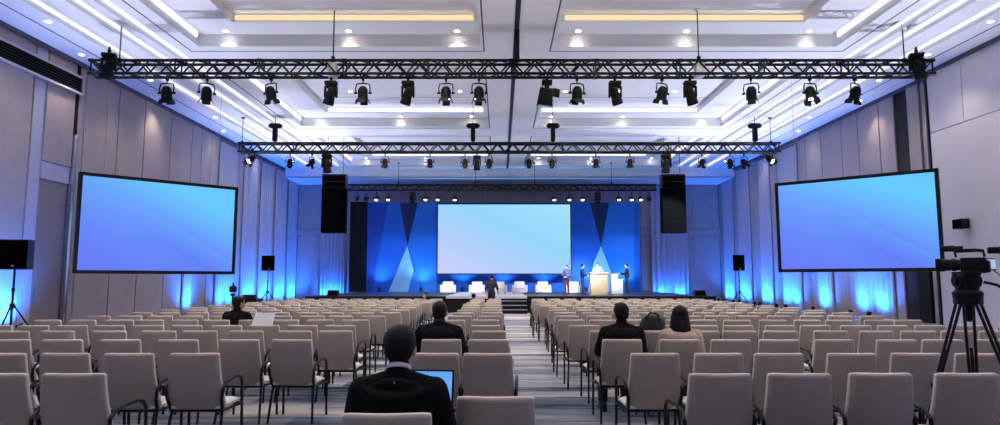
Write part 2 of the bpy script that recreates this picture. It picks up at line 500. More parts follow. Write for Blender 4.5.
# lower soffit over the stage
c.b2((XL - .2, YE, Z0 - .62), (XR + .2, YB + .2, Z0 - .56)); c.b2((XL - .2, YE, Z0 - .62), (XR + .2, YE + .06, Z0 + .06))
struct(c.build('ceiling', M_CEIL, smooth=False))
struct(MB().b2((CXM - .55 + .42, .7, Z0 - .03), (CXM - .55 + .56, YE, Z0 + .02)).build('trim_9', M_CABLE, smooth=False))
for k, x in enumerate((-13.33, mir(-13.33))):
    struct(MB().b2((x - .025, YF, Z0 - .006), (x + .025, YE, Z0 + .02)).build('trim_%d' % (10 + k), M_GROOVE, smooth=False))
# panel joints across the central ceiling and the bays' flat tops
g = MB()
for a, b in bays:
    for yy in ((a + b) / 2 - 1.4, (a + b) / 2 + 1.4):
        for q in ((-8.1, -.76), (mir(-.76), mir(-8.1))):
            g.b2((q[0], yy - .015, Z0 + .655), (q[1], yy + .015, Z0 + .67))
struct(g.build('trim_12', mat('ceiling_joint', (150, 146, 156), .9), smooth=False))

# downlights: a bright lens in a white ring, each with its own lamp
ringm = MB(); ringm.lathe([(.075, 0), (.1, -.012), (.115, -.004), (.115, .02)], n=14); ring_me = ringm.mesh('ring', M_CEIL)
lensm = MB(); lensm.lathe([(0, -.002), (.078, -.002), (.078, .015), (0, .015)], n=14); lens_me = lensm.mesh('lens', glow('downlight_lens', (255, 246, 232), 30.0))
def downlight(x, y, z, label, group, energy, rgb=(255, 238, 212), spot=110):
    t = thing('recessed_downlight', label, 'ceiling light', (x, y, z), 0, group)
    place('ring', ring_me, t); place('lens', lens_me, t)
    lamp('downlight_lamp', (0, 0, -.03), (0, 0, -1), energy, rgb, spot, .8, .1, t)
for i, (x, y, z, bi, kd) in enumerate(down):
    side = 'door side' if x < CXM else 'video camera side'
    e = {0: .25, 1: 1.0, 2: 1.0, 3: .35}[bi]
    downlight(x, y, z, f'small recessed downlight in the ceiling bay {bayname[bi]}, {side}', f'downlights of the bay {bayname[bi]}, {side}', E_BAY * e * (1 if kd == 'm' else .09))
for side, xs in ((0, (-13.75, -12.95)), (1, (mir(-13.75), mir(-12.95)))):
    for k in range(14):
        y = 4.2 + k * 2.75
        x = xs[k % 2] if not (side == 1 and y < 22.5) else xs[1]
        downlight(x, y, Z0, f'round downlight in the flat ceiling strip along the {"panelled door wall" if side == 0 else "video camera wall"}, {ORD[14 - k]} from the stage', 'downlights along the side walls', E_SOFF * (1 if k < 9 else .35), spot=100)
# the rear of the hall, behind the camera
for k in range(4):
    downlight(-8 + k * 5.6, -5.0, Z0, 'round downlight in the flat ceiling over the rear of the hall', 'downlights over the rear of the hall', E_BAY * .15)

# ---- pleated drapes with blue uplights along both walls and behind the stage
def drape(p0, p1, z0, z1, n, depth, nrm, label, group):
    p0, p1 = Vector(p0), Vector(p1); nrm = Vector(nrm)
    W = (p1 - p0).length
    t = thing('pleated_drape', label, 'drape', tuple(p0 + Vector((0, 0, z0))), 0, group)
    cols = n * 8 + 1
    fr, bk = [], []
    for zz in (0, (z1 - z0) * .5, z1 - z0):
        a, b = [], []
        for i in range(cols):
            u = i / (cols - 1)
            q = (p1 - p0) * u + Vector((0, 0, zz)) + nrm * (depth * (1.3 + math.sin(2 * PI * u * n + .5 * math.sin(u * 9))))
            a.append(q); b.append(q - nrm * .02)
        fr.append(a); bk.append(b)
    MB().slab(fr, bk).build('cloth', M_DRAPE, t, angle=80)
    m = MB(); m.tube([nrm * (depth * 1.3) + Vector((0, 0, z1 - z0 + .03)), (p1 - p0) + nrm * (depth * 1.3) + Vector((0, 0, z1 - z0 + .03))], .03); m.build('rail', M_BLACK, t)
    return t
can = MB(); can.lathe([(0, 0), (.075, .0), (.085, .03), (.085, .2), (.1, .22), (.1, .235), (.085, .235), (.08, .21), (0, .21)], n=14); can_me = can.mesh('lamp_body', M_BLACK)
yk = MB(); yk.tube([(-.11, 0, .16), (-.115, 0, .04), (-.08, 0, .0), (.08, 0, .0), (.115, 0, .04), (.11, 0, .16)], .012, 6); yk.box((0, 0, .006), (.2, .22, .012)); yk_me = yk.mesh('floor_yoke', M_BLACK)
ln = MB(); ln.lathe([(0, 0), (.078, 0), (.078, .008), (0, .008)], n=14); ln_me = ln.mesh('lens', glow('uplight_lens', (120, 180, 255), 6.0))
BLUE = (30, 112, 255)
def uplight(x, y, nrm, energy, label, group, tilt=.55, z=0.0, rgb=BLUE, spot=140, ceiling_fill=False):
    t = thing('uplight', label, 'uplight', (x, y, z), 0, group)
    place('floor_yoke', yk_me, t)
    e = Euler((0, 0, 0)); q = Vector((-nrm[0] * tilt, -nrm[1] * tilt, 1)).to_track_quat('Z', 'Y')
    b = place('lamp_body', can_me, t, (0, 0, .05)); b.rotation_euler = q.to_euler()
    l = place('lens', ln_me, b, (0, 0, .212))
    if energy: lamp('uplight_lamp', (-nrm[0] * .05, -nrm[1] * .05, .34), (-nrm[0] * (tilt + .05) * 2, -nrm[1] * (tilt + .05) * 2, 2.0), energy, rgb, spot, 1.0, .05, t)
    if ceiling_fill: lamp('added_ceiling_fill_lamp', (nrm[0] * .08, nrm[1] * .08, .36), (nrm[0] * 4.5, nrm[1] * 4.5, 8.0), E_CEIL_FILL, (218, 224, 252), 80, 1.0, .1, t)  # pale fill lamp added inside the uplight to brighten the ceiling
    return t
DL = [(29.3, 30.1), (32.6, 34.8), (35.8, 37.8), (38.4, 40.4), (41.0, 43.0), (43.5, 45.4)]
DR = [(25.6, 28.4), (30.3, 31.7), (33.4, 35.6), (36.9, 38.5), (40.0, 42.0), (42.9, 44.8)]
UPE = 640
for side, D, X, nx in ((0, DL, XL, 1), (1, DR, XR, -1)):
    wn = 'door wall' if side == 0 else 'video camera wall'
    for k, (a, b) in enumerate(D):
        o = ORD[len(D) - k]
        drape((X, a, 0), (X, b, 0), .03, 8.6 if a > 31.8 else 4.3, max(3, int((b - a) * 3.2)), .055, (nx, 0, 0), f'pale pleated drape washed blue on the {wn}, {o} from the stage', 'drapes on the side walls')
        nn = 1 if (b - a) < 1.5 else 2
        for j in range(nn):
            y = a + (b - a) * (j + .5) / nn
            uplight(X + nx * .8, y, (nx, 0, 0), UPE * (1.0 if nn == 2 else 1.3), f'small black floor uplight under the {o} {wn} drape from the stage', f'uplights of the {o} {wn} drape', ceiling_fill=(j == 0 and a < 36))
for j, y in enumerate((18.0, 18.9)): uplight(XL + .6, y, (1, 0, 0), 900, 'small black floor uplight on the wall behind the near tripod loudspeaker', 'uplights behind the near loudspeaker', ceiling_fill=(j == 1))
for y in (-4.0, 3.5, 11.0):  # unseen uplights added along the rear walls to carry the ceiling fill
    for s, X, nx in (('door', XL, 1), ('video camera', 15.2, -1)): uplight(X + nx * .6, y, (nx, 0, 0), 300, f'small black floor uplight added unseen at the wall beside the rear rows, {s} side', f'added uplights beside the rear rows, {s} side', ceiling_fill=True)
uplight(14.5, 19.0, (-1, 0, 0), 0, 'small black floor uplight added at the pale wall behind the video camera', None, ceiling_fill=True)  # added uplight without a blue beam, there only for the ceiling fill
UPE = 330
for k, (a, b) in enumerate(((-12.6, -10.9), (10.6, 13.2))):
    s = ('door side', 'video camera side')[k]
    drape((a, YB - .06, 0), (b, YB - .06, 0), .03, 8.2, 7, .055, (0, -1, 0), f'blue-lit pleated drape behind the stage on the {s}', 'drapes behind the stage')
    for j in range(2):
        uplight(a + (b - a) * (j + .5) / 2, YB - .55, (0, -1, 0), UPE * 1.3, f'small black uplight before the drape behind the stage, {s}', f'uplights behind the stage, {s}', z=0)
# ------------------------------------------------------------------ trusses
def truss(x0, x1, Y, zc, label, ht=.48, r=.044):
    t = thing('lighting_truss', label, 'truss', ((x0 + x1) / 2, Y, zc))
    W = x1 - x0; h = ht / 2 - r
    for sy in (-1, 1):
        for sz in (-1, 1):
            MB().cyl((-W / 2, sy * h, sz * h), (W / 2, sy * h, sz * h), r, n=8).build('chord', M_BLACK, t)
    m = MB(); nseg = int(round(W / .34)); st = W / nseg
    for k in range(nseg):
        a, b = -W / 2 + k * st, -W / 2 + (k + 1) * st
        s = 1 if k % 2 else -1
        for sy in (-1, 1): m.cyl((a, sy * h, -s * h), (b, sy * h, s * h), r * .62, n=5, cap=False)
        for sz in (-1, 1): m.cyl((a, -s * h, sz * h), (b, s * h, sz * h), r * .55, n=5, cap=False)
    m.build('lattice', M_BLACK, t)
    ns = int(round(W / 2.45))
    for k in range(ns + 1):
        x = -W / 2 + W * k / ns; m = MB()
        for sy in (-1, 1):
            for sz in (-1, 1): m.box((x, sy * h, sz * h), (.16, .085, .085), bevel=.012)
            m.box((x, sy * h, 0), (.035, .04, ht - .06))
        for sz in (-1, 1): m.box((x, 0, sz * h), (.035, ht - .06, .04))
        m.build('joint_frame', M_BLACK, t)
    return t
def hangpt(px, py, Y): return atY(px, py, Y)
Y1, Y2, Y3 = 18.5, 29.0, 40.5
z1 = atY(500, 69, Y1).z; z2 = atY(500, 148, Y2).z; z3 = atY(500, 187.5, Y3).z
tx = lambda px, Y, y=100: atY(px, y, Y).x
truss(tx(95, Y1, 69), tx(928, Y1, 69), Y1, z1, 'long black box truss nearest the camera, hung across the hall')
truss(tx(241, Y2, 148), tx(777, Y2, 148), Y2, z2, 'black box truss across the hall, second from the camera, with hoists standing on it')
truss(tx(345, Y3, 187), tx(655, Y3, 187), Y3, z3, 'black box truss close before the stage backdrop, farthest of the three', ht=.42)

# ------------------------------------------------------------------ lamps on the trusses
M_LENS_D = mat('dark_lens_glass', (40, 44, 60), 0.08, spec=0.8)
M_LENS_L = glow('lit_stage_lens', (240, 244, 255), 9.0)
M_BODY = mat('matt_black_lamp_body', (8, 8, 10), .6, .0, spec=.2)
def clampmb(m, z=0):
    m.box((0, 0, -.02 + z), (.07, .1, .1), bevel=.01); m.cyl((0, 0, -.16 + z), (0, 0, -.02 + z), .018); m.tube([(0, -.06, .02 + z), (0, -.05, .09 + z), (0, .03, .1 + z), (0, .06, .04 + z)], .018, 6)
_m = MB(); clampmb(_m); par_clamp = _m.mesh('clamp', M_BLACK)
_m = MB(); _m.tube([(-.2, 0, -.44), (-.215, 0, -.3), (-.19, 0, -.17), (-.1, 0, -.15), (.1, 0, -.15), (.19, 0, -.17), (.215, 0, -.3), (.2, 0, -.44)], .02, 6)
for s in (-1, 1): _m.cyl((s * .17, 0, -.44), (s * .26, 0, -.44), .035, n=8)
par_yoke = _m.mesh('yoke', M_BLACK)
_m = MB(); _m.lathe([(0, .2), (.06, .2), (.1, .17), (.135, .1), (.15, 0), (.15, -.16), (.17, -.18), (.17, -.21), (.14, -.21), (.135, -.17), (0, -.17)], n=16)
for k in range(3): _m.box((0, 0, .1 - k * .05), (.29 + k * .01, .06, .014))
par_can = _m.mesh('lamp_body', M_BODY)
_m = MB()
for k in range(4):
    a = PI / 2 * k
    _m.box((.19 * math.cos(a), .19 * math.sin(a), -.26), (.008 if k % 2 == 0 else .22, .22 if k % 2 == 0 else .008, .13), Euler((0.35 * math.sin(a), -.35 * math.cos(a), 0)))
par_door = _m.mesh('barn_door', M_BODY)
_m = MB(); _m.lathe([(0, -.175), (.137, -.175), (.137, -.165), (0, -.165)], n=16); par_lens_l = _m.mesh('lens', M_LENS_L)
_m = MB(); _m.lathe([(0, -.175), (.137, -.175), (.137, -.165), (0, -.165)], n=16); par_lens_d = _m.mesh('lens', M_LENS_D)
def par(x, Y, zt, label, group, lit=False, tilt=0.0, yaw=0.0, s=1.0, doors=True, energy=0, rgb=(225, 232, 255), target=None, spot=36):
    t = thing('par_can', label, 'stage light', (x, Y, zt), yaw, group); t.scale = (s, s, s)
    place('clamp', par_clamp, t); place('yoke', par_yoke, t)
    b = place('lamp_body', par_can, t, (0, 0, -.44), (tilt, 0, 0))
    if doors: place('barn_door', par_door, b)
    place('lens', par_lens_l if lit else par_lens_d, b)
    if energy:
        p = Vector((x, Y, zt - .75 * s))
        lamp('stage_lamp', p, target, energy, rgb, spot, .6, .08)
    return t
_m = MB(); clampmb(_m); _m.box((0, 0, -.14), (.36, .24, .12), bevel=.03); mh_base = _m.mesh('base', M_BODY)
_m = MB(); _m.cyl((0, 0, -.24), (0, 0, -.19), .1, n=12); _m.box((0, 0, -.25), (.34, .14, .06), bevel=.015)
for s_ in (-1, 1): _m.box((s_ * .165, 0, -.40), (.055, .13, .34), bevel=.02)
mh_yoke = _m.mesh('yoke', M_BODY)
_m = MB(); _m.lathe([(0, .22), (.09, .22), (.125, .17), (.13, .05), (.12, 0), (.125, -.05), (.15, -.16), (.16, -.28), (.15, -.30), (.13, -.30), (.12, -.27), (0, -.27)], n=16)
_m.box((0, 0, -.02), (.24, .2, .2), bevel=.03)
mh_head = _m.mesh('lamp_head', M_BODY)
_m = MB(); _m.lathe([(0, -.28), (.125, -.28), (.125, -.27), (0, -.27)], n=16); mh_lens_d = _m.mesh('lens', M_LENS_D)
_m = MB(); _m.lathe([(0, -.28), (.125, -.28), (.125, -.27), (0, -.27)], n=16); mh_lens_l = _m.mesh('lens', M_LENS_L)
def moving(x, Y, zt, label, group, tilt=.35, roll=0.0, yaw=0.0, s=1.0, lit=False):
    t = thing('moving_head_light', label, 'stage light', (x, Y, zt), yaw, group); t.scale = (s, s, s)
    place('base', mh_base, t); y = place('yoke', mh_yoke, t)
    h = place('lamp_head', mh_head, y, (0, 0, -.48), (tilt, roll, 0))
    place('lens', mh_lens_l if lit else mh_lens_d, h)
    return t
zb1 = z1 - .29; zb2 = z2 - .29; zb3 = z3 - .27
G1, G2, G3 = 'lights hung from the nearest truss', 'lights hung from the second truss', 'lights hung from the stage truss'
DOORSIDE = 'door-side end'
pars1 = [(167, .15, 0, 0), (207, .35, .5, 0), (271, .3, -.4, 0), (363, .05, 0, 0), (446, -.1, 0, 1), (479, -.1, .1, 1), (577, .1, .2, 0), (662, .3, .5, 0), (751, .3, -.4, 0), (810, -.2, .2, 1), (855, .35, .5, 0)]
for k, (px, ti, yw, lit) in enumerate(pars1):
    par(tx(px, Y1, 85), Y1, zb1, f'{"lit" if lit else "dark"} black par can with barn doors, {ORD[k+1]} along the nearest truss from its door-side end', G1, bool(lit), ti, yw, .98)
for k, (px, ti, ro) in enumerate(((331, .3, .36), (408, .3, .34), (615, .3, -.34), (690, .3, -.36))):
    moving(tx(px, Y1, 88), Y1, zb1, f'black tilted moving head light, {ORD[k+1]} of four along the nearest truss from the door side', G1, ti, ro, 0, 1.0)
# fixtures mounted inside the truss ends
moving(tx(116, Y1, 69), Y1 - .36, z1 + .42, 'large black moving light fixed at the door-side end of the nearest truss', G1, .3, .4, .3, 1.05)
moving(tx(909, Y1, 69), Y1 - .36, z1 + .42, 'large black moving light fixed at the video camera end of the nearest truss', G1, .3, -.4, -.3, 1.05)
# square flood light with one side flap
t = thing('flood_light', 'boxy black flood light with an open side flap under the middle of the nearest truss', 'stage light', (tx(547, Y1, 85), Y1, zb1))
m = MB(); clampmb(m); m.box((0, 0, -.12), (.3, .2, .14), bevel=.02); m.cyl((0, 0, -.28), (0, 0, -.15), .07); m.build('yoke', M_BODY, t)
m = MB(); m.box((-.05, 0, -.56), (.46, .34, .52), Euler((0.1, .12, 0)), taper=.82, bevel=.02); m.build('lamp_body', M_BODY, t)
m = MB(); m.box((.27, .02, -.42), (.22, .02, .26), Euler((0, .1, .4)), bevel=.004); m.build('flap', M_BODY, t)
m = MB(); m.box((-.085, -.02, -.825), (.38, .28, .01), Euler((.1, .12, 0))); m.build('lens', M_LENS_D, t)

pars2 = [(290, .3, .4, 0), (312, .5, 1.2, 0), (385, .05, 0, 0), (430, .15, 0, 1), (465, .0, 0, 0), (489, .0, 0, 0), (529, .0, 0, 0), (552, .0, 0, 0), (596, .15, 0, 1), (630, .15, 0, 1), (702, .3, .3, 1), (730, .5, -.6, 0), (744, .6, -1.0, 0)]
for k, (px, ti, yw, lit) in enumerate(pars2):
    tg = Vector((tx(px, Y2) * .8, 38.5, 1.2))
    par(tx(px, Y2, 160), Y2, zb2, f'{"lit" if lit else "dark"} black par can, {ORD[k+1]} hanging along the second truss from its door-side end', G2, bool(lit), ti, yw, .82, energy=5200 if lit else 0, target=tg)
par(tx(254, Y2, 160), Y2 - .3, zb2 + .15, 'lit black par can slanting outward at the door-side end of the second truss', G2, True, -.75, -.5, .95)
par(tx(767, Y2, 160), Y2 - .3, zb2 + .15, 'lit black par can slanting outward at the video camera end of the second truss', G2, True, -.75, .5, .95)
moving(tx(328, Y2, 160), Y2 - .2, zb2 + .05, 'large black moving head under the second truss near the door-side speaker hang', G2, .1, -.1, 0, 1.2)
moving(tx(665, Y2, 160), Y2 - .2, zb2 + .05, 'large black moving head under the second truss near the camera-side speaker hang', G2, .1, .1, 0, 1.2)
moving(tx(477, Y2, 160), Y2 - .1, zb2, 'slim black moving head under the second truss between two par cans near its centre', G2, 0, 0, 0, .95)
pars3 = [(358, 0), (367, 0), (377, 1), (389, 1), (426, 1), (438, 1), (455, 1), (554, 1), (569, 1), (582, 1), (618, 1), (631, 1), (640, 1), (648, 0)]
for k, (px, lit) in enumerate(pars3):
    par(tx(px, Y3, 196), Y3 - .2, zb3 - .12, f'{"lit" if lit else "dark"} small spotlight, {ORD[k+1]} along the stage truss from its door-side end', G3, bool(lit), -.5, 0, .72, doors=False, energy=(170 if lit else 0), target=Vector((tx(px, Y3), 42.3, 2.0)), spot=70, rgb=(150, 196, 255))
moving(tx(413, Y3, 195), Y3 - .2, zb3, 'dark round moving head on the stage truss by the door-side backdrop triangle', G3, .2, 0, 0, 1.0)
moving(tx(597, Y3, 195), Y3 - .2, zb3, 'dark round moving head on the stage truss by the lectern-side backdrop triangle', G3, .2, 0, 0, 1.0)

# ---- suspension: rods, cables, hoists
def rod(px, Y, zt, ztop, label, r=.018, box=None):
    t = thing('suspension_rod', label, 'suspension rod', (tx(px, Y), Y, zt), 0, 'rods holding the trusses')
    MB().cyl((0, 0, 0), (0, 0, ztop - zt - .005), r, n=8).build('rod', M_BLACK, t)
    MB().box((0, 0, .05), (.1, .1, .16), bevel=.02).build('shackle', M_BLACK, t); MB().cyl((0, 0, ztop - zt - .04), (0, 0, ztop - zt), .09, n=12).build('ceiling_plate', M_CEIL if box else M_BLACK, t)
    if box:
        m = MB(); m.box((0, -.02, -.3), (.26, .3, .42), bevel=.03); m.build('bracket_plate', mat('pale_bracket', (214, 210, 214), .5), t)
    return t
rod(332, Y1, z1 + .25, Z0 + .6, 'thin dark suspension rod with a pale bracket, on the nearest truss towards the door side', box=1)
rod(700, Y1, z1 + .25, Z0 + .6, 'thin dark suspension rod with a pale bracket, on the nearest truss towards the video camera', box=1)
rod(117, Y1, z1 + .2, Z0 + .3, 'short thin suspension rod at the door-side end of the nearest truss')
rod(907, Y1, z1 + .2, Z0 + .3, 'short thin suspension rod at the video camera end of the nearest truss')
t = thing('cable_bundle', 'thick black cable bundle dropping from the ceiling to the middle of the nearest truss', 'cable', (tx(517, Y1), Y1, z1 + .2))
for k in range(3): MB().tube([(-.05 + .05 * k, 0, 0), (-.06 + .055 * k, .02, .5), (-.05 + .05 * k, 0, Z0 - z1 - .22)], .032, 6).build('cable', M_CABLE, t)
for k, px in enumerate((275, 473, 553, 755)):
    t = thing('chain_hoist', f'black chain hoist standing on the second truss, {ORD[k+1]} of four from the door side', 'chain hoist', (tx(px, Y2, 135), Y2, z2 + .24), 0, 'chain hoists on the second truss')
    m = MB(); m.box((0, 0, .38), (.2, .24, .62), bevel=.04); m.cyl((0, 0, 0), (0, 0, .1), .05); m.build('hoist_body', M_BODY, t)
    m = MB(); m.box((0, 0, .78), (.52, .26, .22), bevel=.06); m.cyl((-.3, 0, .78), (.3, 0, .78), .07, n=12); m.build('chain_bag', M_CLOTH, t)
    MB().cyl((0, 0, .86), (0, 0, Z0 + (.6 if k in (0, 1, 2, 3) else 0) - z2 - .24), .014, n=6).build('chain', M_BLACK, t)
for k, px in enumerate((400, 476, 534, 610)):
    rod(px, Y3, z3 + .2, Z0, f'short dark suspension rod above the stage truss, {ORD[k+1]} of four from the door side', r=.015)
rod(244, Y2, z2 + .2, Z0, 'short dark suspension rod at the door-side end of the second truss', r=.015)
rod(769, Y2, z2 + .2, Z0, 'short dark suspension rod at the video camera end of the second truss', r=.015)

# ---- speaker hangs
def line_array(px, Y, label, flip):
    zt = atY(px, 176, Y).z; zbm = atY(px, 233, Y).z
    t = thing('line_array_speaker', label, 'loudspeaker', (tx(px, Y, 205), Y, zt), 0)
    MB().box((0, 0, .02), (1.2, .5, .08), bevel=.01).build('bumper_frame', M_BLACK, t)
    for s in (-1, 1): MB().cyl((s * .4, 0, .05), (s * .4, 0, Z0 - zt - .01), .014).build('hanging_chain', M_BLACK, t)
    n = 9; h = (zt - zbm) / n; y = 0
    for k in range(n):
        a = .015 * (k / n) ** 2
        m = MB(); m.box((0, 0, 0), (1.2, .55, h * .998), bevel=.012)
        b = m.build('cabinet', M_GLOSS if k < 2 else MATS['speaker_grille_mesh'], t); b.location = (0, y, -h * (k + .5)); b.rotation_euler = (-a, 0, 0)
        y += math.sin(a) * h
        MB().box((0, -.27, 0), (1.13, .02, h * .93), bevel=.006).build('grille', mat('speaker_grille_mesh', (4, 4, 5), .95, spec=.05), b)
    return t
mat('speaker_grille_mesh', (4, 4, 5), .95, spec=.05)
M_GLOSS = mat('satin_black_cabinet', (16, 18, 26), .3)
line_array(334.5, 33.0, 'tall black curved speaker hang on the door side of the stage', 1)
line_array(673, 33.0, 'tall black curved speaker hang on the video camera side of the stage', -1)

# ------------------------------------------------------------------ screens
RAYS = ((.30, 0), (.34, .25), (.52, .85), (.56, .5), (.60, .35), (.66, .05), (.67, .3), (.76, .05))
ST_ = [(0.0, (106, 122, 249)), (.3, (104, 138, 250)), (.55, (106, 164, 252)), (.8, (106, 204, 254)), (1.0, (104, 196, 254))]
SCR_L = screen_mat('side_screen_picture_one', ST_, 1.0, math.radians(55), RAYS, (98, 126, 248))
SCR_R = screen_mat('side_screen_picture_two', ST_, 1.0, math.radians(58), RAYS, (96, 122, 248))
SCR_C = screen_mat('main_screen_picture', [(0.0, (206, 208, 250)), (.3, (180, 208, 252)), (.6, (150, 214, 252)), (.95, (164, 226, 252))], 1.0, math.radians(48))
def screen(pa, pb, z0, z1, label, sm, fr=.11, legs=False, border=M_BLACK2):
    """pa, pb: lower outer corners on plan (x,y) from door side to camera side"""
    a, b = Vector((pa[0], pa[1], 0)), Vector((pb[0], pb[1], 0))
    W = (b - a).length; c = (a + b) / 2; rz = math.atan2(b.y - a.y, b.x - a.x); H = z1 - z0
    t = thing('projection_screen', label, 'screen', (c.x, c.y, z0), rz)
    m = MB()
    for s in (-1, 1):
        m.b2((s * (W / 2) - (fr if s > 0 else 0), -.06, 0), (s * (W / 2) + (fr if s < 0 else 0), .06, H), bevel=.008)
    m.b2((-W / 2, -.06, 0), (W / 2, .06, fr), bevel=.008); m.b2((-W / 2, -.06, H - fr), (W / 2, .06, H), bevel=.008)
    m.b2((-W / 2 + .05, .025, .05), (W / 2 - .05, .05, H - .05))
    m.build('frame', border, t, smooth=False)
    MB().b2((-W / 2 + fr, -.03, fr), (W / 2 - fr, .02, H - fr)).build('picture_surface', sm, t, smooth=False)
    return t
def two(pxa, pxb, ya0, ya1, yb0, yb1, h):
    A = atY(pxa, (ya0 + ya1) / 2, 1.0); 
    Ya = h / (atY(pxa, ya0, 1.0).z - atY(pxa, ya1, 1.0).z); Yb = h / (atY(pxb, yb0, 1.0).z - atY(pxb, yb1, 1.0).z)
    pa = atY(pxa, (ya0 + ya1) / 2, Ya); pb = atY(pxb, (yb0 + yb1) / 2, Yb)
    z0 = (atY(pxa, ya1, Ya).z + atY(pxb, yb1, Yb).z) / 2
    return (pa.x, pa.y), (pb.x, pb.y), z0
hS = 3.15
pa, pb, zs = two(75.5, 236, 171.5, 273.5, 187.5, 274.5, hS)
SL = screen(pa, pb, zs, zs + hS, 'large black-framed blue screen angled before the panelled wall with the door', SCR_L)
pa2, pb2, zs2 = two(777, 942, 183.5, 272.5, 168, 271, hS)
SR = screen(pa2, pb2, zs2, zs2 + hS, 'large black-framed blue screen angled beside the video camera', SCR_R)
for o, W in ((SL, (Vector(pb) - Vector(pa)).length), (SR, (Vector(pb2) - Vector(pa2)).length)):
    for s in (-1, 1): MB().cyl((s * W * .36, .09, .2), (s * W * .36, .09, Z0 - .005 - o.location.z), .006, n=6).build('hanging_cable', M_CHROME, o)
YS = 41.6
a = atY(436.5, 274.5, YS); b = atY(571, 203.5, YS)
screen((a.x, YS), (b.x, YS), a.z, b.z, 'very large pale blue central screen in front of the blue stage backdrop', SCR_C, fr=.07, border=M_BLACK2)

# ------------------------------------------------------------------ stage
YST0, YST1, ZST = 31.0, 44.6, .77
xs0, xs1 = tx(305, YST0, 297), tx(716, YST0, 297)
st = thing('stage_platform', 'long low stage platform with pale deck and black front skirt', 'stage', ((xs0 + xs1) / 2, YST0, 0)); W = xs1 - xs0
MB().b2((-W / 2, 0, ZST - .06), (W / 2, YST1 - YST0, ZST)).build('deck', mat('dark_stage_deck', (46, 48, 60), .4, var=.1, scale=2), st, smooth=False)
wx0, wx1 = tx(446, YST0, 297) - (xs0 + xs1) / 2, tx(527, YST0, 297) - (xs0 + xs1) / 2
MB().b2((wx0, -.04, ZST - .1), (wx1, YST1 - YST0 - 3, ZST + .008)).build('white_floor_covering', mat('white_stage_covering', (206, 204, 214), .4, var=.03, scale=2), st, smooth=False)
m = MB()
n = 120
fr = [[(-W / 2 + W * i / n, .02 + .018 * math.sin(i * 1.9), z) for i in range(n + 1)] for z in (0, ZST - .07)]
bk = [[(p[0], p[1] + .03, p[2]) for p in r] for r in fr]
m.slab(fr, bk); m.b2((-W / 2, .08, 0), (-W / 2 + .04, YST1 - YST0, ZST - .06)); m.b2((W / 2 - .04, .08, 0), (W / 2, YST1 - YST0, ZST - .06))
m.build('skirt', M_CLOTH, st)
MB().b2((-W / 2, -.03, ZST - .075), (W / 2, .0, ZST + .005)).build('edge_trim', M_BLACK, st, smooth=False)
x0, x1 = tx(497.5, YST0, 300), tx(526.5, YST0, 300)
sp = thing('stage_steps', 'short flight of black steps with pale nosings up to the stage from the aisle', 'steps', ((x0 + x1) / 2, YST0 - .06, 0)); w = (x1 - x0) / 2
m = MB()
for k in range(3):
    m.b2((-w, -.32 * (3 - k), .0), (w, -.32 * (2 - k) - .001, .192 * (k + 1) - .03))
m.build('risers', M_CLOTH, sp, smooth=False)
for k in range(3): MB().b2((-w, -.32 * (3 - k) - .02, .192 * (k + 1) - .03), (w, -.32 * (2 - k), .192 * (k + 1)), bevel=.008).build('tread', mat('pale_step_tread', (150, 152, 170), .5), sp, smooth=False)
# backdrop
YB0 = 43.0
zt = atY(500, 202.5, YB0).z
bx0, bx1 = tx(367, YB0, 250), tx(640, YB0, 250)
bd = thing('stage_backdrop', 'wide blue printed backdrop with crossing triangles behind the stage', 'backdrop', ((bx0 + bx1) / 2, YB0, ZST)); W = bx1 - bx0
MB().b2((-W / 2, 0, 0), (W / 2, .12, zt - ZST), bevel=.01).build('panel', M_BLUE, bd, smooth=False)
cxm = (bx0 + bx1) / 2
def tri(pts, m_, name, y):
    q = []
    for px, py in pts:
        p = atY(px, py, YB0); q.append((p.x - cxm, -y, max(.005, p.z - ZST)))
    MB().poly(q, (0, y, 0)).build(name, m_, bd, smooth=False)
M_MID = mat('mid_blue_printed_backdrop', (26, 116, 214), .8, var=.04)
M_DEEP = mat('deep_blue_printed_backdrop', (12, 66, 160), .8, var=.04)
tri([(367.3, 203), (388, 203), (372, 293.5), (367.3, 293.5)], M_DEEP, 'printed_shape', .008)
tri([(400, 203), (418, 203), (407.3, 245.5)], M_NAVY, 'printed_triangle', .012)
tri([(388.5, 293.5), (407.3, 246), (413.5, 270), (408, 293.5)], M_SKYB, 'printed_triangle', .012)
tri([(407.8, 293.5), (413.6, 270.5), (417, 277), (421, 293.5)], M_MID, 'printed_triangle', .012)
tri([(418.3, 203), (436, 203), (436, 293.5), (424, 293.5), (407.8, 245.5)], M_MID, 'printed_shape', .008)
tri([(590, 203), (609, 203), (601, 246)], M_NAVY, 'printed_triangle', .012)
tri([(594, 262), (601, 246.4), (619, 293.5), (588, 293.5)], M_SKYB, 'printed_triangle', .012)
tri([(609.3, 203), (634, 203), (634, 293.5), (620, 293.5), (601.5, 246)], M_MID, 'printed_shape', .008)
# black masking curtain at the door side of the backdrop
m0, m1 = tx(349, YB0, 250), tx(366.8, YB0, 250)
t = thing('masking_curtain', 'plain black masking curtain at the door-side edge of the blue backdrop', 'curtain', ((m0 + m1) / 2, YB0 + .1, ZST))
n = 40; w = (m1 - m0) / 2
fr = [[(-w + 2 * w * i / n, .05 * math.sin(i * 1.3), z) for i in range(n + 1)] for z in (0, zt - ZST)]
MB().slab(fr, [[(p[0], p[1] + .03, p[2]) for p in r] for r in fr]).build('cloth', M_CLOTH, t)
MB().cyl((-w, 0, zt - ZST + .03), (w, 0, zt - ZST + .03), .03).build('rail', M_BLACK, t)
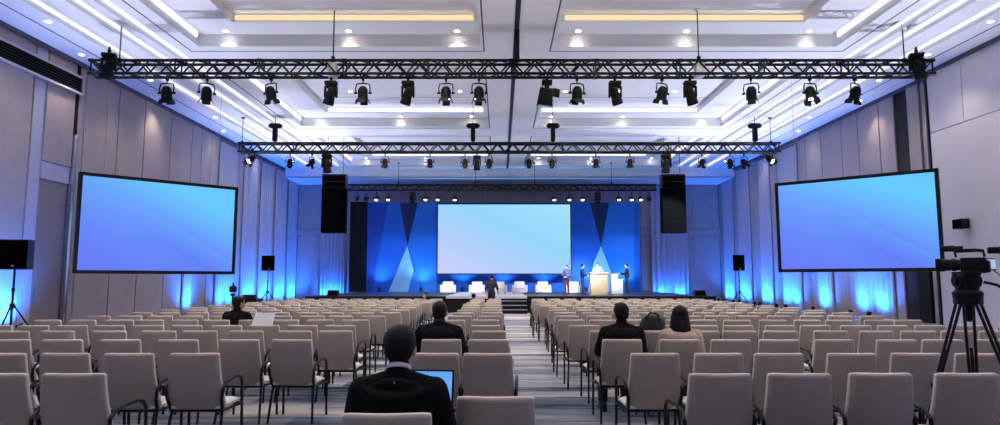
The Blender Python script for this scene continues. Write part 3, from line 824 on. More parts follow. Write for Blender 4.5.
# blue wash lights on the floor at the foot of the backdrop
for k in range(7):
    x = bx0 + 1.0 + (bx1 - bx0 - 2.0) * k / 6
    uplight(x, YB0 - .75, (0, 1, 0), 330, 'small black floor uplight at the foot of the blue stage backdrop', 'uplights at the foot of the stage backdrop', tilt=-.32, z=ZST, rgb=(120, 184, 255), spot=110)

# ---- stage furniture
def club_chair(px, label, rz=0.0):
    p = atY(px, 290, 37.0)
    t = thing('club_armchair', label, 'armchair', (p.x, 37.0, ZST), PI + rz, 'white armchairs on the stage'); t.scale = (.96, .96, .82)
    W = .92
    m = MB(); m.box((0, .04, .2), (W - .36, .66, .24), bevel=.03); m.build('seat_base', M_WHITE, t)
    m = MB(); m.box((0, .08, .38), (W - .36, .62, .14), bevel=.05); m.build('seat_cushion', M_WHITE, t)
    m = MB(); m.box((0, -.32, .46), (W - .3, .18, .74), Euler((-.1, 0, 0)), bevel=.05); m.build('backrest', M_WHITE, t)
    for s in (-1, 1): MB().box((s * (W / 2 - .09), .0, .34), (.18, .8, .52), bevel=.05).build('armrest', M_WHITE, t)
    for sx in (-1, 1):
        for sy in (-1, 1): MB().cyl((sx * .36, sy * .3, 0), (sx * .36, sy * .3, .09), .02, .028).build('leg', M_BLACK, t)
club_chair(448, 'white club armchair on stage at the end nearest the door-side triangle', .05)
club_chair(477, 'white club armchair on stage beside the man in the dark shirt')
club_chair(499, 'white club armchair partly behind the man in the dark shirt', -.05)
club_chair(519.5, 'white club armchair on stage directly above the steps')
club_chair(543, 'white club armchair on stage nearest the lectern group with a free view')
club_chair(573.5, 'white club armchair behind the person in grey near the lectern', -.1)
p = atY(598.5, 296, 35.0)
t = thing('lectern', 'tall pale wooden lectern with sloping top and two microphones on stage', 'lectern', (p.x, 35.0, ZST))
M_WOOD = mat('pale_maple_veneer', (226, 196, 150), .5, var=.06, scale=3)
MB().box((0, 0, .55), (.9, .5, 1.02), taper=1.0, bevel=.012).build('body', M_WOOD, t, smooth=False)
MB().box((0, 0, .02), (.96, .56, .05), bevel=.01).build('base', M_WOOD, t, smooth=False)
MB().box((0, .02, 1.1), (1.02, .6, .05), Euler((-.16, 0, 0)), bevel=.012).build('top', mat('pale_lectern_top', (238, 216, 180), .5), t, smooth=False)
m = MB(); m.box((0, -.258, .84), (.34, .012, .1), bevel=.004); m.build('front_plaque', mat('cream_plaque', (246, 232, 206), .4), t, smooth=False)
for s in (-1, 1):
    q = MB().tube([(s * .16, .1, 1.12), (s * .15, .08, 1.26), (s * .12, .0, 1.36)], .008, 6).build('microphone', M_BLACK, t)
    MB().ell((s * .12, -.005, 1.365), (.02, .03, .02)).build('microphone_head', M_BLACK, q)
p = atY(616.5, 296, 35.4)
t = thing('side_table', 'low white draped side table beside the lectern on stage', 'table', (p.x, 35.4, ZST))
MB().box((0, 0, .4), (.62, .55, .78), taper=.98, bevel=.02).build('body', M_WHITE, t, smooth=False)
MB().box((-.12, 0, .95), (.36, .4, .3), bevel=.02).build('top_box', M_WHITE, t, smooth=False)
MB().box((.02, 0, .795), (.66, .58, .02), bevel=.008).build('top', M_WHITE, t, smooth=False)
# stage monitor wedges
for px, Y, lab in ((333, 32.4, 'black wedge monitor on the door-side end of the stage'), (700, 32.0, 'black wedge monitor on the camera-side end of the stage')):
    p = atY(px, 292, Y)
    t = thing('stage_monitor', lab, 'loudspeaker', (p.x, Y, ZST)); t.scale = (.85, .85, .65)
    MB().poly([(-.32, -.2, 0), (-.32, .24, 0), (-.32, .24, .34), (-.32, .05, .4)], (.64, 0, 0)).build('cabinet', M_BLACK2, t, smooth=False)
    MB().poly([(-.29, -.205, .03), (-.29, .03, .4), (-.29, .02, .415), (-.29, -.22, .035)], (.58, 0, 0)).build('grille', mat('speaker_grille_mesh', (4, 4, 5), .95, spec=.05), t, smooth=False)

# ------------------------------------------------------------------ speakers on stands
def stand_speaker(px, py0, py1, Y, wpx, label, label2, rz=0.0, apex=.95, spread=.72):
    zt = atY(px, py0, Y).z; zb = atY(px, py1, Y).z; x = atY(px, (py0 + py1) / 2, Y).x
    s = thing('speaker_stand', label2, 'speaker stand', (x, Y, 0), rz)
    MB().cyl((0, 0, .25), (0, 0, zb), .024, n=10).build('pole', M_BLACK, s)
    m = MB(); m.cyl((0, 0, apex - .06), (0, 0, apex + .06), .05, n=12); m.box((.06, 0, apex), (.05, .03, .03)); m.cyl((0, 0, zb - .5), (0, 0, zb - .42), .036, n=10); m.build('collar', M_BLACK, s)
    for k in range(3):
        a = 2 * PI * k / 3 + .5; dx, dy = math.cos(a), math.sin(a)
        l = MB().cyl((.04 * dx, .04 * dy, apex), (spread * dx, spread * dy, .03), .018).build('leg', M_BLACK, s)
        MB().cyl((spread * .99 * dx, spread * .99 * dy, 0), (spread * .99 * dx, spread * .99 * dy, .05), .024).build('rubber_foot', M_BLACK2, l)
        MB().cyl((0.02 * dx, .02 * dy, .3), (spread * .52 * dx, spread * .52 * dy, apex * .5), .011).build('brace', M_BLACK, s)
    t = thing('loudspeaker', label, 'loudspeaker', (x, Y, zb), rz)
    w = wpx * Y / F; h = zt - zb
    MB().poly([(-w / 2, -.2, 0), (w / 2, -.2, 0), (w * .36, .24, 0), (-w * .36, .24, 0)], (0, 0, h)).build('cabinet', M_BLACK2, t, smooth=False)
    MB().b2((-w / 2 + .02, -.222, .03), (w / 2 - .02, -.198, h - .03), bevel=.008).build('grille', mat('speaker_grille_mesh', (4, 4, 5), .95, spec=.05), t, smooth=False)
    MB().box((w * .1, -.226, .08), (.05, .01, .03)).build('badge', mat('pale_badge', (190, 190, 196), .4), t, smooth=False)
stand_speaker(16, 240, 269.5, 15.0, 31, 'black loudspeaker high on a tripod stand beside the wall door', 'black tripod stand under the loudspeaker beside the wall door', .12, .95, .62)
stand_speaker(268.5, 255.7, 270.7, 30.0, 12.5, 'black loudspeaker on a tripod before the blue-lit drapes on the door side', 'black tripod stand before the blue-lit drapes on the door side', .25, 1.0, .75)
stand_speaker(738.5, 255, 270.7, 30.0, 11, 'black loudspeaker on a tripod before the blue-lit drapes past the speaker hang', 'black tripod stand before the blue-lit drapes on the video camera side', -.3, 1.0, .75)
p = atX(967, 224, 15.2)
t = thing('wall_speaker', 'small black box speaker mounted on the pale wall above the video camera', 'loudspeaker', (15.2, p.y, p.z))
MB().box((-.2, 0, 0), (.26, .46, .32), bevel=.02).build('cabinet', M_BLACK2, t)
m = MB(); m.box((-.035, 0, 0), (.07, .12, .12)); m.build('wall_bracket', M_BLACK, t)
MB().box((-.335, 0, 0), (.012, .42, .28), bevel=.004).build('grille', mat('speaker_grille_mesh', (4, 4, 5), .95, spec=.05), t)
# ------------------------------------------------------------------ the armchairs
def back_grids(pad=False):
    Cn = 11
    prof = []                                   # (height along the shell, half thickness)
    for k in range(4): p = PI / 2 * (1 - k / 3.0); prof.append((.40 + .018 * (1 - math.sin(p)), .021 * math.cos(p) + .002))
    for k in range(1, 8): prof.append((.418 + .452 * k / 8, .023))
    for k in range(5): p = PI / 2 * k / 4.0; prof.append((.872 + .028 * math.sin(p), .023 * math.cos(p) + .0015))
    fr, bk = [], []
    for zz, ht in prof:
        u = (zz - .40) / .5
        w = .240 - .030 * u + (.003 if pad else 0)
        if u > .99: w -= .004
        yb = -.205 - .135 * u - .03 * math.sin(u * PI) + (.024 if pad else 0)
        if pad: zz = zz + .003 * u + .02 * (1 - u); ht = ht * 1.1
        f, b = [], []
        for j in range(Cn):
            v = 2 * j / (Cn - 1) - 1
            v = math.copysign(abs(v) ** .8, v)
            c = .035 * v * v                      # gently hollow shell
            edge = (abs(v) ** 8) * ht * .6
            tz = -(.005 * abs(v) ** 10) if u > .9 else 0
            f.append((w * v, yb + c + ht - edge, zz + tz)); b.append((w * v, yb + c - ht + edge, zz + tz))
        fr.append(f); bk.append(b)
    return fr, bk
def seat_mb(m):
    R, Cn = 9, 9
    top, bot = [], []
    for i in range(R):
        v = 2 * i / (R - 1) - 1
        t, b = [], []
        for j in range(Cn):
            u = 2 * j / (Cn - 1) - 1
            k = max(abs(u), abs(v)) ** 8
            rw = .238 - .02 * (max(0, abs(v) - .8) / .2) ** 2
            z = .452 + .016 * (1 - u * u) * (1 - v * v) - .022 * k - (.02 * max(0, v) ** 3)
            t.append((rw * u, .015 + .235 * v, z)); b.append((rw * u * .97, .015 + .228 * v, .395 + .012 * k - (.01 * max(0, v) ** 3)))
        top.append(t); bot.append(b)
    m.slab(top, bot)
def leg_rear(m, s, n=7): m.tube([(s * .215, -.17, .40), (s * .222, -.2, .34), (s * .24, -.275, 0)], .0135, n)
def leg_front(m, s, n=7): m.tube([(s * .246, .215, .5), (s * .246, .22, .38), (s * .249, .245, 0)], .0135, n)
def arm(m, s, n=7): m.tube([(s * .246, .215, .5), (s * .248, .195, .59), (s * .249, .15, .635), (s * .249, .07, .652), (s * .248, -.08, .648), (s * .246, -.2, .63), (s * .25, -.262, .585), (s * .236, -.25, .5), (s * .225, -.2, .405)], .0145, n)
def frame(m):
    for s in (-1, 1): m.tube([(s * .225, -.2, .385), (s * .235, 0, .383), (s * .256, .215, .383)], .0125, 6)
    for y in (-.18, .2): m.cyl((-.225 - .03 * (y > 0), y, .383), (.225 + .03 * (y > 0), y, .383), .0125, n=6)
m = MB(); fr, bk = back_grids(); m.slab(fr, bk); me_back = m.mesh('backrest', M_BACK, angle=60)
m = MB(); fr, bk = back_grids(True); m.slab(fr, bk); me_pad = m.mesh('back_cushion', M_SEAT, angle=60)
m = MB(); seat_mb(m); me_seat = m.mesh('seat', M_SEAT, angle=60)
LEGS = []
for s in (-1, 1):
    m = MB(); leg_rear(m, s); LEGS.append(m.mesh('leg', M_TUBE))
    m = MB(); leg_front(m, s); LEGS.append(m.mesh('leg', M_TUBE))
ARMS = []
for s in (-1, 1): m = MB(); arm(m, s); ARMS.append(m.mesh('armrest', M_TUBE))
m = MB(); frame(m); me_frame = m.mesh('seat_frame', M_TUBE)
m = MB(); m.box((0, -.352, .852), (.042, .010, .009), Euler((.22, 0, 0)), bevel=.003); me_slot = m.mesh('pull_slot', M_BLACK2)
def merged_chair(n=5):
    m = MB(); fr, bk = back_grids(); m.slab([r[::2] for r in fr], [r[::2] for r in bk]); m.mi = 1; fr, bk = back_grids(True); m.slab([r[::2] for r in fr], [r[::2] for r in bk]); seat_mb(m); m.mi = 2
    for s in (-1, 1): leg_rear(m, s, n); leg_front(m, s, n); arm(m, s, n)
    frame(m)
    return m
me_far = merged_chair().mesh('armchair', [M_BACK, M_SEAT, M_TUBE], angle=60)
CHAIRS = []
def chair(x, y, rz, label, detail=True):
    if not detail:
        o = place('armchair', me_far, None, (x, y, 0), (0, 0, rz)); tag(o, label, 'chair', 'taupe armchairs set out in rows'); return o
    t = thing('armchair', label, 'chair', (x, y, 0), rz, 'taupe armchairs set out in rows')
    place('backrest', me_back, t); place('back_cushion', me_pad, t); place('seat', me_seat, t); place('seat_frame', me_frame, t); place('pull_slot', me_slot, t)
    for me in LEGS: place('leg', me, t)
    for me in ARMS: place('armrest', me, t)
    return t
def ytop(py): return (.9 - HC) / (ray(500, py).z / ray(500, py).y)
BLK = {'L': 'wall door side block', 'M': 'narrow two-seat block', 'R': 'video camera side block'}
rows = [  # pixel row of the backrest tops: (left block, middle block, right block) left edges of the tops
    (397.0, [], [(455, 535)], []),
    (373.7, [(-36, 25), (41, 102)], [], [(688, 751), (770.5, 832), (851, 917), (938, 1003), (1022, 1088)]),
    (353.5, [(-25, 20.5), (41.3, 86.7), (104, 149), (170, 214)], [(412, 456), (466, 512)], [(633, 677), (696, 742), (756, 802), (828, 876), (896, 944), (959, 1006), (1023, 1070)]),
    (339.7, [(-13, 25), (40, 78), (98, 137), (158.4, 195.5), (220, 257), (273.3, 309)], [(421, 459), (471, 508)], [(604, 641.5), (662.5, 700.5), (713.4, 750.5), (762, 799.5), (816, 854), (877.5, 916), (926, 964), (977, 1015)]),
    (331.0, [(-5, 27), (41, 72.5), (93, 125), (141, 172), (182, 213), (230, 261), (279.5, 310), (320.4, 351)], [(425, 456), (474, 505)], [(590.5, 622), (641.5, 673), (690, 716), (725, 756), (765.5, 797), (817, 848), (862, 893), (904, 935), (945, 976), (984, 1015)]),
]
WD = .426
near_chairs = 0
def rowlabel(i, k, n, blk, extra=''):
    return f'taupe armchair, {ORD[i]} row from the rear, {ORD[k]} seat from the aisle, {BLK[blk]}'
special = {(0, 'M', 1): 'taupe armchair nearest the camera with an empty seat beside the man using a laptop',
           (3, 'R', 1): 'taupe armchair with the man in a black jacket beside the long-haired woman',
           (3, 'R', 2): 'taupe armchair occupied by the long-haired woman in a beige top',
           (3, 'M', 2): 'taupe armchair occupied by the man directly ahead of the laptop user'}
STUFF = []
rnd = random.Random(3)
for i, (py, Ls, Ms, Rs) in enumerate(rows):
    Y = ytop(py) + .32
    for blk, lst, rev in (('L', Ls, True), ('M', Ms, True), ('R', Rs, False)):
        o = sorted(lst, key=lambda q: -q[0] if rev else q[0])
        for k, (a, b) in enumerate(o):
            x = atY((a + b) / 2, py, Y - .32).x
            lab = special.get((i, blk, k + 1)) or rowlabel(i + 1, k + 1, len(o), blk)
            chair(x, Y + rnd.uniform(-.015, .015), rnd.uniform(-.04, .04), lab)
# the man with the laptop sits a little nearer than his row
xm = atY(384, 417, 3.2).x
Ym = 3.2 + .32
chair(xm, Ym, .03, 'taupe armchair the man with the laptop sits in, cut by the lower edge of view')
Yr = ytop(325.3) + .32
far_rows = []
i = len(rows)
tops = [325.3, 320.0, 315.9, 312.6, 309.9, 307.6]
ys = [ytop(p) + .32 for p in tops]
while ys[-1] < 21.6: ys.append(ys[-1] + 1.17)
nind = 0
for j, Y in enumerate(ys):
    ri = i + j + 1
    det = j < 3
    jx = rnd.uniform(-.12, .12)
    for blk, x0, nn, d in (('L', -2.25, 10, -.545), ('M', -.2, 2, -.545), ('R', 1.25, 11, .545)):
        for k in range(nn):
            x = x0 + d * k + (jx if blk != 'M' else jx * .3) + rnd.uniform(-.03, .03)
            rz = rnd.uniform(-.05, .05)
            yy = Y + rnd.uniform(-.03, .03)
            if j >= len(ys) - 3 and not (j == len(ys) - 1 and (blk, k) in (('L', 1), ('M', 1))):
                STUFF.append((x, yy, rz)); continue
            lab = rowlabel(ri, k + 1, nn, blk)
            if blk == 'L' and j == 1 and k == 4: lab = 'taupe armchair occupied by the man in black beside the upright white sheet'
            if blk == 'L' and j == 1 and k == 3: lab = 'taupe armchair with an upright white sheet of paper propped against its back'
            chair(x, yy, rz, lab, det); nind += 1
m = MB(); m.bm.free(); bmx = bmesh.new()
for (x, y, rz) in STUFF:
    n0 = len(bmx.verts); bmx.from_mesh(me_far); bmx.verts.ensure_lookup_table()
    M = Matrix.Translation((x, y, 0)) @ Matrix.Rotation(rz, 4, 'Z')
    for v in bmx.verts[n0:]: v.co = M @ v.co
me = bpy.data.meshes.new('distant_armchairs'); bmx.to_mesh(me); bmx.free()
for q in (M_BACK, M_SEAT, M_TUBE): me.materials.append(q)
o = place('distant_armchairs', me); o['kind'] = 'stuff'; tag(o, 'last rows of taupe armchairs nearest the stage, too small to tell apart', 'chairs')

# ------------------------------------------------------------------ people
def remeshed(name, mb, voxel, smooth=4, mats=None, parent=None):
    bmesh.ops.recalc_face_normals(mb.bm, faces=mb.bm.faces[:])
    me = bpy.data.meshes.new('tmp'); mb.bm.to_mesh(me); mb.bm.free()
    o = bpy.data.objects.new('tmp', me); COL.objects.link(o)
    r = o.modifiers.new('r', 'REMESH'); r.mode = 'VOXEL'; r.voxel_size = voxel; r.use_smooth_shade = True
    if smooth:
        s = o.modifiers.new('s', 'SMOOTH'); s.iterations = smooth; s.factor = .5
    dg = bpy.context.evaluated_depsgraph_get()
    nm = bpy.data.meshes.new_from_object(o.evaluated_get(dg), depsgraph=dg)
    bpy.data.objects.remove(o); bpy.data.meshes.remove(me)
    nm.name = name; nm.materials.clear()
    for q in (mats if isinstance(mats, (list, tuple)) else [mats]): nm.materials.append(q)
    nm.polygons.foreach_set('use_smooth', [True] * len(nm.polygons))
    return place(name, nm, parent)
SKIN = mat('skin', (206, 156, 130), .55, var=.04, scale=6)
HAIR = mat('dark_hair', (15, 12, 11), .55, var=.3, scale=40, bump=.3, spec=.25)
M_EYE = mat('dark_eye', (30, 26, 26), .2)
M_LIP = mat('lip', (168, 100, 92), .5)
def V(*a): return Vector(a)
def lerp(a, b, t): return a + (b - a) * t
def hand(m, wrist, dirn, palmn, s, curl=.5):
    """palm with four bent fingers and a thumb; dirn along the hand, palmn palm normal"""
    d = dirn.normalized(); n = (palmn - d * palmn.dot(d)).normalized(); side = d.cross(n).normalized() * s
    c = wrist + d * .05
    q = Matrix((side, d, n)).transposed()
    m.ell(c, (.042, .052, .018), q.to_euler(), 12, 8)
    for k, (o, L) in enumerate(((.03, .07), (.011, .078), (-.009, .073), (-.028, .058))):
        p0 = wrist + d * .088 + side * o
        a = curl * (.7 + .1 * k)
        p1 = p0 + (d * math.cos(a) + n * math.sin(a)) * L * .5
        p2 = p1 + (d * math.cos(a * 2.1) + n * math.sin(a * 2.1)) * L * .5
        m.cap(p0 - d * .02, p1, .0095, .009, 8); m.cap(p1, p2, .009, .0075, 8)
    t0 = wrist + d * .03 + side * .034; t1 = t0 + (side * .7 + d * .7 + n * .15).normalized() * .035; t2 = t1 + (d + side * .15 + n * .3).normalized() * .03
    m.cap(t0, t1, .012, .0105, 8); m.cap(t1, t2, .0105, .008, 8)
def person(label, loc, rz, J, top, bottom, hairkind='short', voxel=.011, scale=1.0, collar=None, shoes=(18, 16, 16), bulk=1.0, sleeves=True, topname='jacket', long=False, skirt=False, hood=False, curl=.5, group=None):
    t = thing('person', label, 'person', loc, rz, group); t.scale = (scale,) * 3
    hp = J['hip']; ch = J['chest']; nk = J['neck']; hd = J['head']
    sl, sr = J['sh']; 
    face = Euler(J.get('face', (0, 0, 0)))
    R = face.to_matrix()
    def H(x, y, z): return hd + R @ V(x, y, z)
    m = MB()
    # head with brow, cheeks, jaw, nose, ears
    m.ell(H(0, -.008, .025), (.074, .094, .088), face, 18, 12); m.ell(H(0, .022, -.045), (.058, .066, .066), face, 14, 10)
    m.ell(H(0, .055, -.085), (.03, .024, .024), face); m.ell(H(0, .07, .022), (.052, .018, .012), face)
    m.cap(H(0, .086, .008), H(0, .106, -.028), .009, .014, 8)
    for s in (-1, 1):
        m.ell(H(s * .078, -.008, -.012), (.011, .02, .032), face); m.ell(H(s * .036, .058, -.028), (.026, .022, .024), face)
    m.ell(H(0, .076, -.058), (.026, .012, .008), face)
    m.cap(nk, H(0, -.014, -.05), .056 * (.9 if long else 1), .05 * (.9 if long else 1), 14)
    # trunk
    up = (ch - hp)
    m.ell(lerp(hp, ch, .02), (.155, .115, .12)); m.cap(lerp(hp, ch, .1), lerp(hp, ch, .55), .115, .12, 14)
    m.ell(lerp(hp, ch, .85), (.155, .105, .17)); m.cap(sl + V(.02, 0, -.01), sr + V(-.02, 0, -.01), .06, .06, 12); m.cap(lerp(hp, ch, 1.0), nk, .085, .058, 14)
    for s, sh, el, wr in ((-1, sl, J['el'][0], J['wr'][0]), (1, sr, J['el'][1], J['wr'][1])):
        m.cap(sh, el, .05, .04); m.cap(el, wr, .04, .028)
        d = (wr - el).normalized()
        hand(m, wr, J.get('hd', (d, d))[0 if s < 0 else 1], J.get('pn', (V(0, 0, -1), V(0, 0, -1)))[0 if s < 0 else 1], s, curl)
    for kn, an, hpj in zip(J['kn'], J['an'], J['hj']):
        m.cap(hpj, kn, .08, .056); m.cap(kn, an, .056, .036)
        f = J.get('toe', V(0, 1, 0)); m.cap(an + V(0, 0, -.03) - f * .03, an + f * .14 + V(0, 0, -.055), .036, .028, 10)
    remeshed('body', m, voxel, 3, SKIN, t)
    body = t.children[-1] if t.children else None
    # clothing
    cl = mat('cloth_%d_%d_%d' % top, top, .9, var=.12, scale=20, bump=.1, spec=.2)
    m = MB(); b = bulk
    m.ell(lerp(hp, ch, .05), (.172 * b, .135 * b, .10)); m.cap(lerp(hp, ch, .1), lerp(hp, ch, .55), .138 * b, .142 * b, 16)
    m.ell(lerp(hp, ch, .82), (.185 * b, .13 * b, .185)); m.cap(sl + V(.02, 0, -.015), sr + V(-.02, 0, -.015), .074 * b, .074 * b, 14); m.cap(lerp(hp, ch, 1.0), lerp(ch, nk, .55), .1, .07, 16); m.ell(lerp(ch, nk, .1) + V(0, -.015, 0), (.2 * b, .112 * b, .1))
    if not long: m.cap(lerp(ch, nk, .75), lerp(nk, hd, .1), .07, .06, 14)
    # sloping shoulders towards the neck
    for sh in (sl, sr): m.cap(lerp(ch, nk, .72), sh, .056, .062 * b, 12)
    for sh, el, wr in ((sl, J['el'][0], J['wr'][0]), (sr, J['el'][1], J['wr'][1])):
        m.cap(sh, el, .069 * b, .057 * b)
        if sleeves: m.cap(el, lerp(el, wr, .93), .057 * b, .043 * b)
    remeshed(topname, m, voxel, 8, cl, t)
    if bottom is not None:
        m = MB()
        m.ell(lerp(hp, ch, -.02), (.165, .13, .11))
        for kn, an, hpj in zip(J['kn'], J['an'], J['hj']):
            m.cap(hpj, kn, .096, .072); m.cap(kn, lerp(kn, an, .93), .07, .056)
        remeshed('trousers', m, voxel, 4, mat('cloth_%d_%d_%d' % bottom, bottom, .85, var=.1, scale=20), t)
    sm = mat('shoe_leather_%d' % shoes[0], shoes, .4)
    for an in J['an']:
        f = J.get('toe', V(0, 1, 0)); m = MB(); m.cap(an + V(0, 0, -.032) - f * .035, an + f * .16 + V(0, 0, -.052), .046, .037, 12)
        m.box(an + f * .06 + V(0, 0, -.08), (.08, .25, .02), Euler((0, 0, math.atan2(-f.x, f.y))), bevel=.006)
        m.build('shoe', sm, t)
    # hair
    m = MB()
    m.ell(H(0, -.022, .034), (.084, .096, .09), face, 18, 12)
    if hairkind == 'short':
        m.ell(H(0, -.045, -.012), (.076, .068, .066), face, 16, 10); m.ell(H(0, .03, .088), (.062, .058, .03), face)
    elif hairkind == 'full':
        m.ell(H(0, -.028, .032), (.088, .1, .092), face, 18, 12); m.ell(H(0, -.045, -.012), (.078, .066, .066), face, 16, 10); m.ell(H(0, .03, .09), (.068, .06, .034), face)
    elif hairkind == 'long':
        m.ell(H(0, -.028, .03), (.092, .1, .096), face, 18, 12)
        for k in range(9):
            a = -1.45 + 2.9 * k / 8
            p = H(.066 * math.sin(a), -.03 - .06 * math.cos(a), .0)
            q = H(.104 * math.sin(a) + .014, -.035 - .076 * math.cos(a), -.265 + .03 * math.sin(k * 2.1))
            m.cap(p, lerp(p, q, .5), .034, .036, 10); m.cap(lerp(p, q, .5), q, .036, .018, 10)
    elif hairkind == 'cap':
        m.ell(H(0, -.02, .045), (.09, .102, .08), face, 18, 12); m.ell(H(0, .1, .045), (.06, .05, .012), face)
    remeshed('hair' if hairkind != 'cap' else 'cap', m, voxel * .8, 2, HAIR, t)
    for s in (-1, 1): MB().ell(H(s * .031, .082, .002), (.013, .007, .007), face, 8, 6).build('eye', M_EYE, t)
    MB().ell(H(0, .0865, -.058), (.021, .006, .005), face, 8, 6).build('mouth', M_LIP, t)
    if collar:
        c = lerp(nk, hd, .2); ax = (hd - nk).normalized()
        q = V(0, 0, 1).rotation_difference(ax).to_matrix().to_4x4()
        MB().lathe([(.06, -.03), (.067, -.028), (.064, -.006), (.058, -.004), (.052, -.025), (.06, -.03)], Matrix.Translation(c) @ q, 20).build('collar', mat('shirt_%d' % collar[0], collar, .8), t)
    if hood:
        # soft folded hood and yoke seam lying on the upper back
        m = MB(); c = lerp(ch, nk, .3)
        pts = [c + V(.17 * math.sin(a), -.088 - .045 * math.cos(a), .05 - .07 * math.cos(a)) for a in [-1.4 + 2.8 * k / 14 for k in range(15)]]
        m.tube(pts, [.016 + .014 * math.sin(PI * k / 14) for k in range(15)], 10)
        m.ell(c + V(0, -.098, .03), (.13, .03, .05))
        remeshed('hood', m, voxel, 4, cl, t)
        m = MB(); m.box(c + V(.0, -.128, .06), (.008, .004, .008)); m.build('tab', mat('pale_tab', (150, 150, 155), .6), t)
    return t
def seated(lean=0.0, spread=.13, arms='lap', turn=0.0, shw=.178, drop=0.0, headf=(0, 0, 0), kneez=.52):
    hz = .535
    J = dict(hip=V(0, -.06, hz + .02))
    J['chest'] = V(0, -.1 + lean * .75, .88 - drop); J['neck'] = V(0, -.1 + lean, 1.035 - drop); J['head'] = V(turn * .02, -.075 + lean * 1.25, 1.132 - drop)
    J['sh'] = (V(-shw, -.1 + lean * .9, .928 - drop), V(shw, -.1 + lean * .9, .928 - drop))
    J['hj'] = (V(-.085, -.03, hz), V(.085, -.03, hz)); J['kn'] = (V(-spread, .4, kneez), V(spread, .4, kneez)); J['an'] = (V(-spread, .4, .1), V(spread, .4, .1))
    J['el'] = (V(-shw - .06, -.04 + lean, .72 - drop * .6), V(shw + .06, -.04 + lean, .72 - drop * .6))
    J['wr'] = (V(-.13, .17, .665), V(.13, .17, .665)) if arms == 'lap' else (V(-.12, .2, .69), V(.12, .2, .69))
    J['hd'] = (V(.35, 1, -.05), V(-.35, 1, -.05)); J['pn'] = (V(0, 0, -1), V(0, 0, -1)); J['face'] = headf
    return J
def standing(aL=None, aR=None, stride=0.0, turn=0.0, nod=0.0, lean=0.0):
    J = dict(hip=V(0, 0, .97), chest=V(0, lean * .6, 1.3), neck=V(0, -.005 + lean, 1.465), head=V(0, .02 + lean * 1.15, 1.605))
    J['sh'] = (V(-.18, lean * .8, 1.4), V(.18, lean * .8, 1.4))
    J['hj'] = (V(-.085, 0, .93), V(.085, 0, .93)); J['kn'] = (V(-.1, .03 + stride * .5, .5), V(.1, .03 - stride * .4, .5)); J['an'] = (V(-.105, stride, .1), V(.105, -stride, .1))
    J['el'] = [V(-.245, -.04, 1.11), V(.245, -.04, 1.11)]; J['wr'] = [V(-.255, .05, .87), V(.255, .05, .87)]
    J['hd'] = [V(0, .15, -1), V(0, .15, -1)]; J['pn'] = [V(1, 0, 0), V(-1, 0, 0)]
    for k, a in ((0, aL), (1, aR)):
        if a: J['el'][k], J['wr'][k], J['hd'][k], J['pn'][k] = V(*a[0]), V(*a[1]), V(*a[2]), V(*a[3])
    J['face'] = (nod, 0, turn)
    return J
BLK_ = (22, 22, 26)
# the man with the laptop, nearest the camera
J = seated(lean=.05, shw=.188, headf=(-.12, 0, -.03), kneez=.56); J['head'].z += .004; J['head'].y += .012
person('man in a black hooded coat seated nearest the camera with an open laptop', (atY(399, 350, 3.55).x, Ym + .08, 0), 0, J, (15, 15, 18), (30, 32, 40), 'full', .0085, 1.03, collar=(206, 208, 220), bulk=1.04, hood=True, topname='coat')
# two in the third row of the camera side, one ahead of the laptop user, one by the wall
Y3r = ytop(339.7) + .32
person('man in a black jacket seated beside the long-haired woman', (atY(620.5, 320, Y3r).x, Y3r + .03, 0), .03, seated(lean=.02, headf=(0, 0, .04)), (18, 18, 22), (34, 36, 44), 'short', .009, 1.03, bulk=1.05)
J = seated(lean=.04, shw=.17, headf=(-.05, .06, -.12)); 
person('woman with dark shoulder-length hair and beige top seated beside the man in black', (atY(680, 320, Y3r).x, Y3r + .03, 0), -.05, J, (206, 180, 166), (40, 38, 44), 'long', .009, 1.0, topname='blouse', long=True)
person('man in a dark suit seated directly ahead of the laptop user', (atY(440, 320, Y3r).x, Y3r + .03, 0), -.02, seated(lean=.03, shw=.186, headf=(0, 0, -.06)), (20, 20, 25), (26, 28, 36), 'short', .009, 1.04, collar=(40, 42, 52), bulk=1.05)
Y6 = ytop(320.0) + .32
person('man in black with full dark hair seated alone near the wall drapes', (atY(238.5, 308, Y6).x, Y6 + .02, 0), -.25, seated(lean=.06, shw=.186, headf=(-.1, 0, -.4)), (14, 14, 17), (30, 30, 36), 'full', .01, 1.02, bulk=1.08)
# two near the front, seen over the chair tops
yf = ys[-1]
person('small seated person with face turned back, in the front row near the stage', (atY(424, 292, yf).x, yf + .02, 0), 2.7, seated(lean=.02, drop=.05), (24, 26, 34), (30, 32, 40), 'short', .013, .93)
person('small seated person in dark top in the front row beside the aisle', (atY(473.5, 296, yf).x, yf + .02, 0), .1, seated(lean=.05, drop=.05), (22, 24, 30), (30, 32, 40), 'cap', .013, .9)
# man in dark shirt at the foot of the stage
p = atZ(491.5, 314, 0)
person('man in a dark grey shirt walking before the stage by the steps', (p.x, 29.7, 0), -.25, standing(aR=((.27, .02, 1.1), (.24, .2, .93), (0, .6, -.6), (-1, 0, 0)), stride=.1, turn=-.2), (58, 60, 70), (24, 25, 30), 'cap', .013, 1.03, sleeves=False, topname='shirt')
ZS = ZST
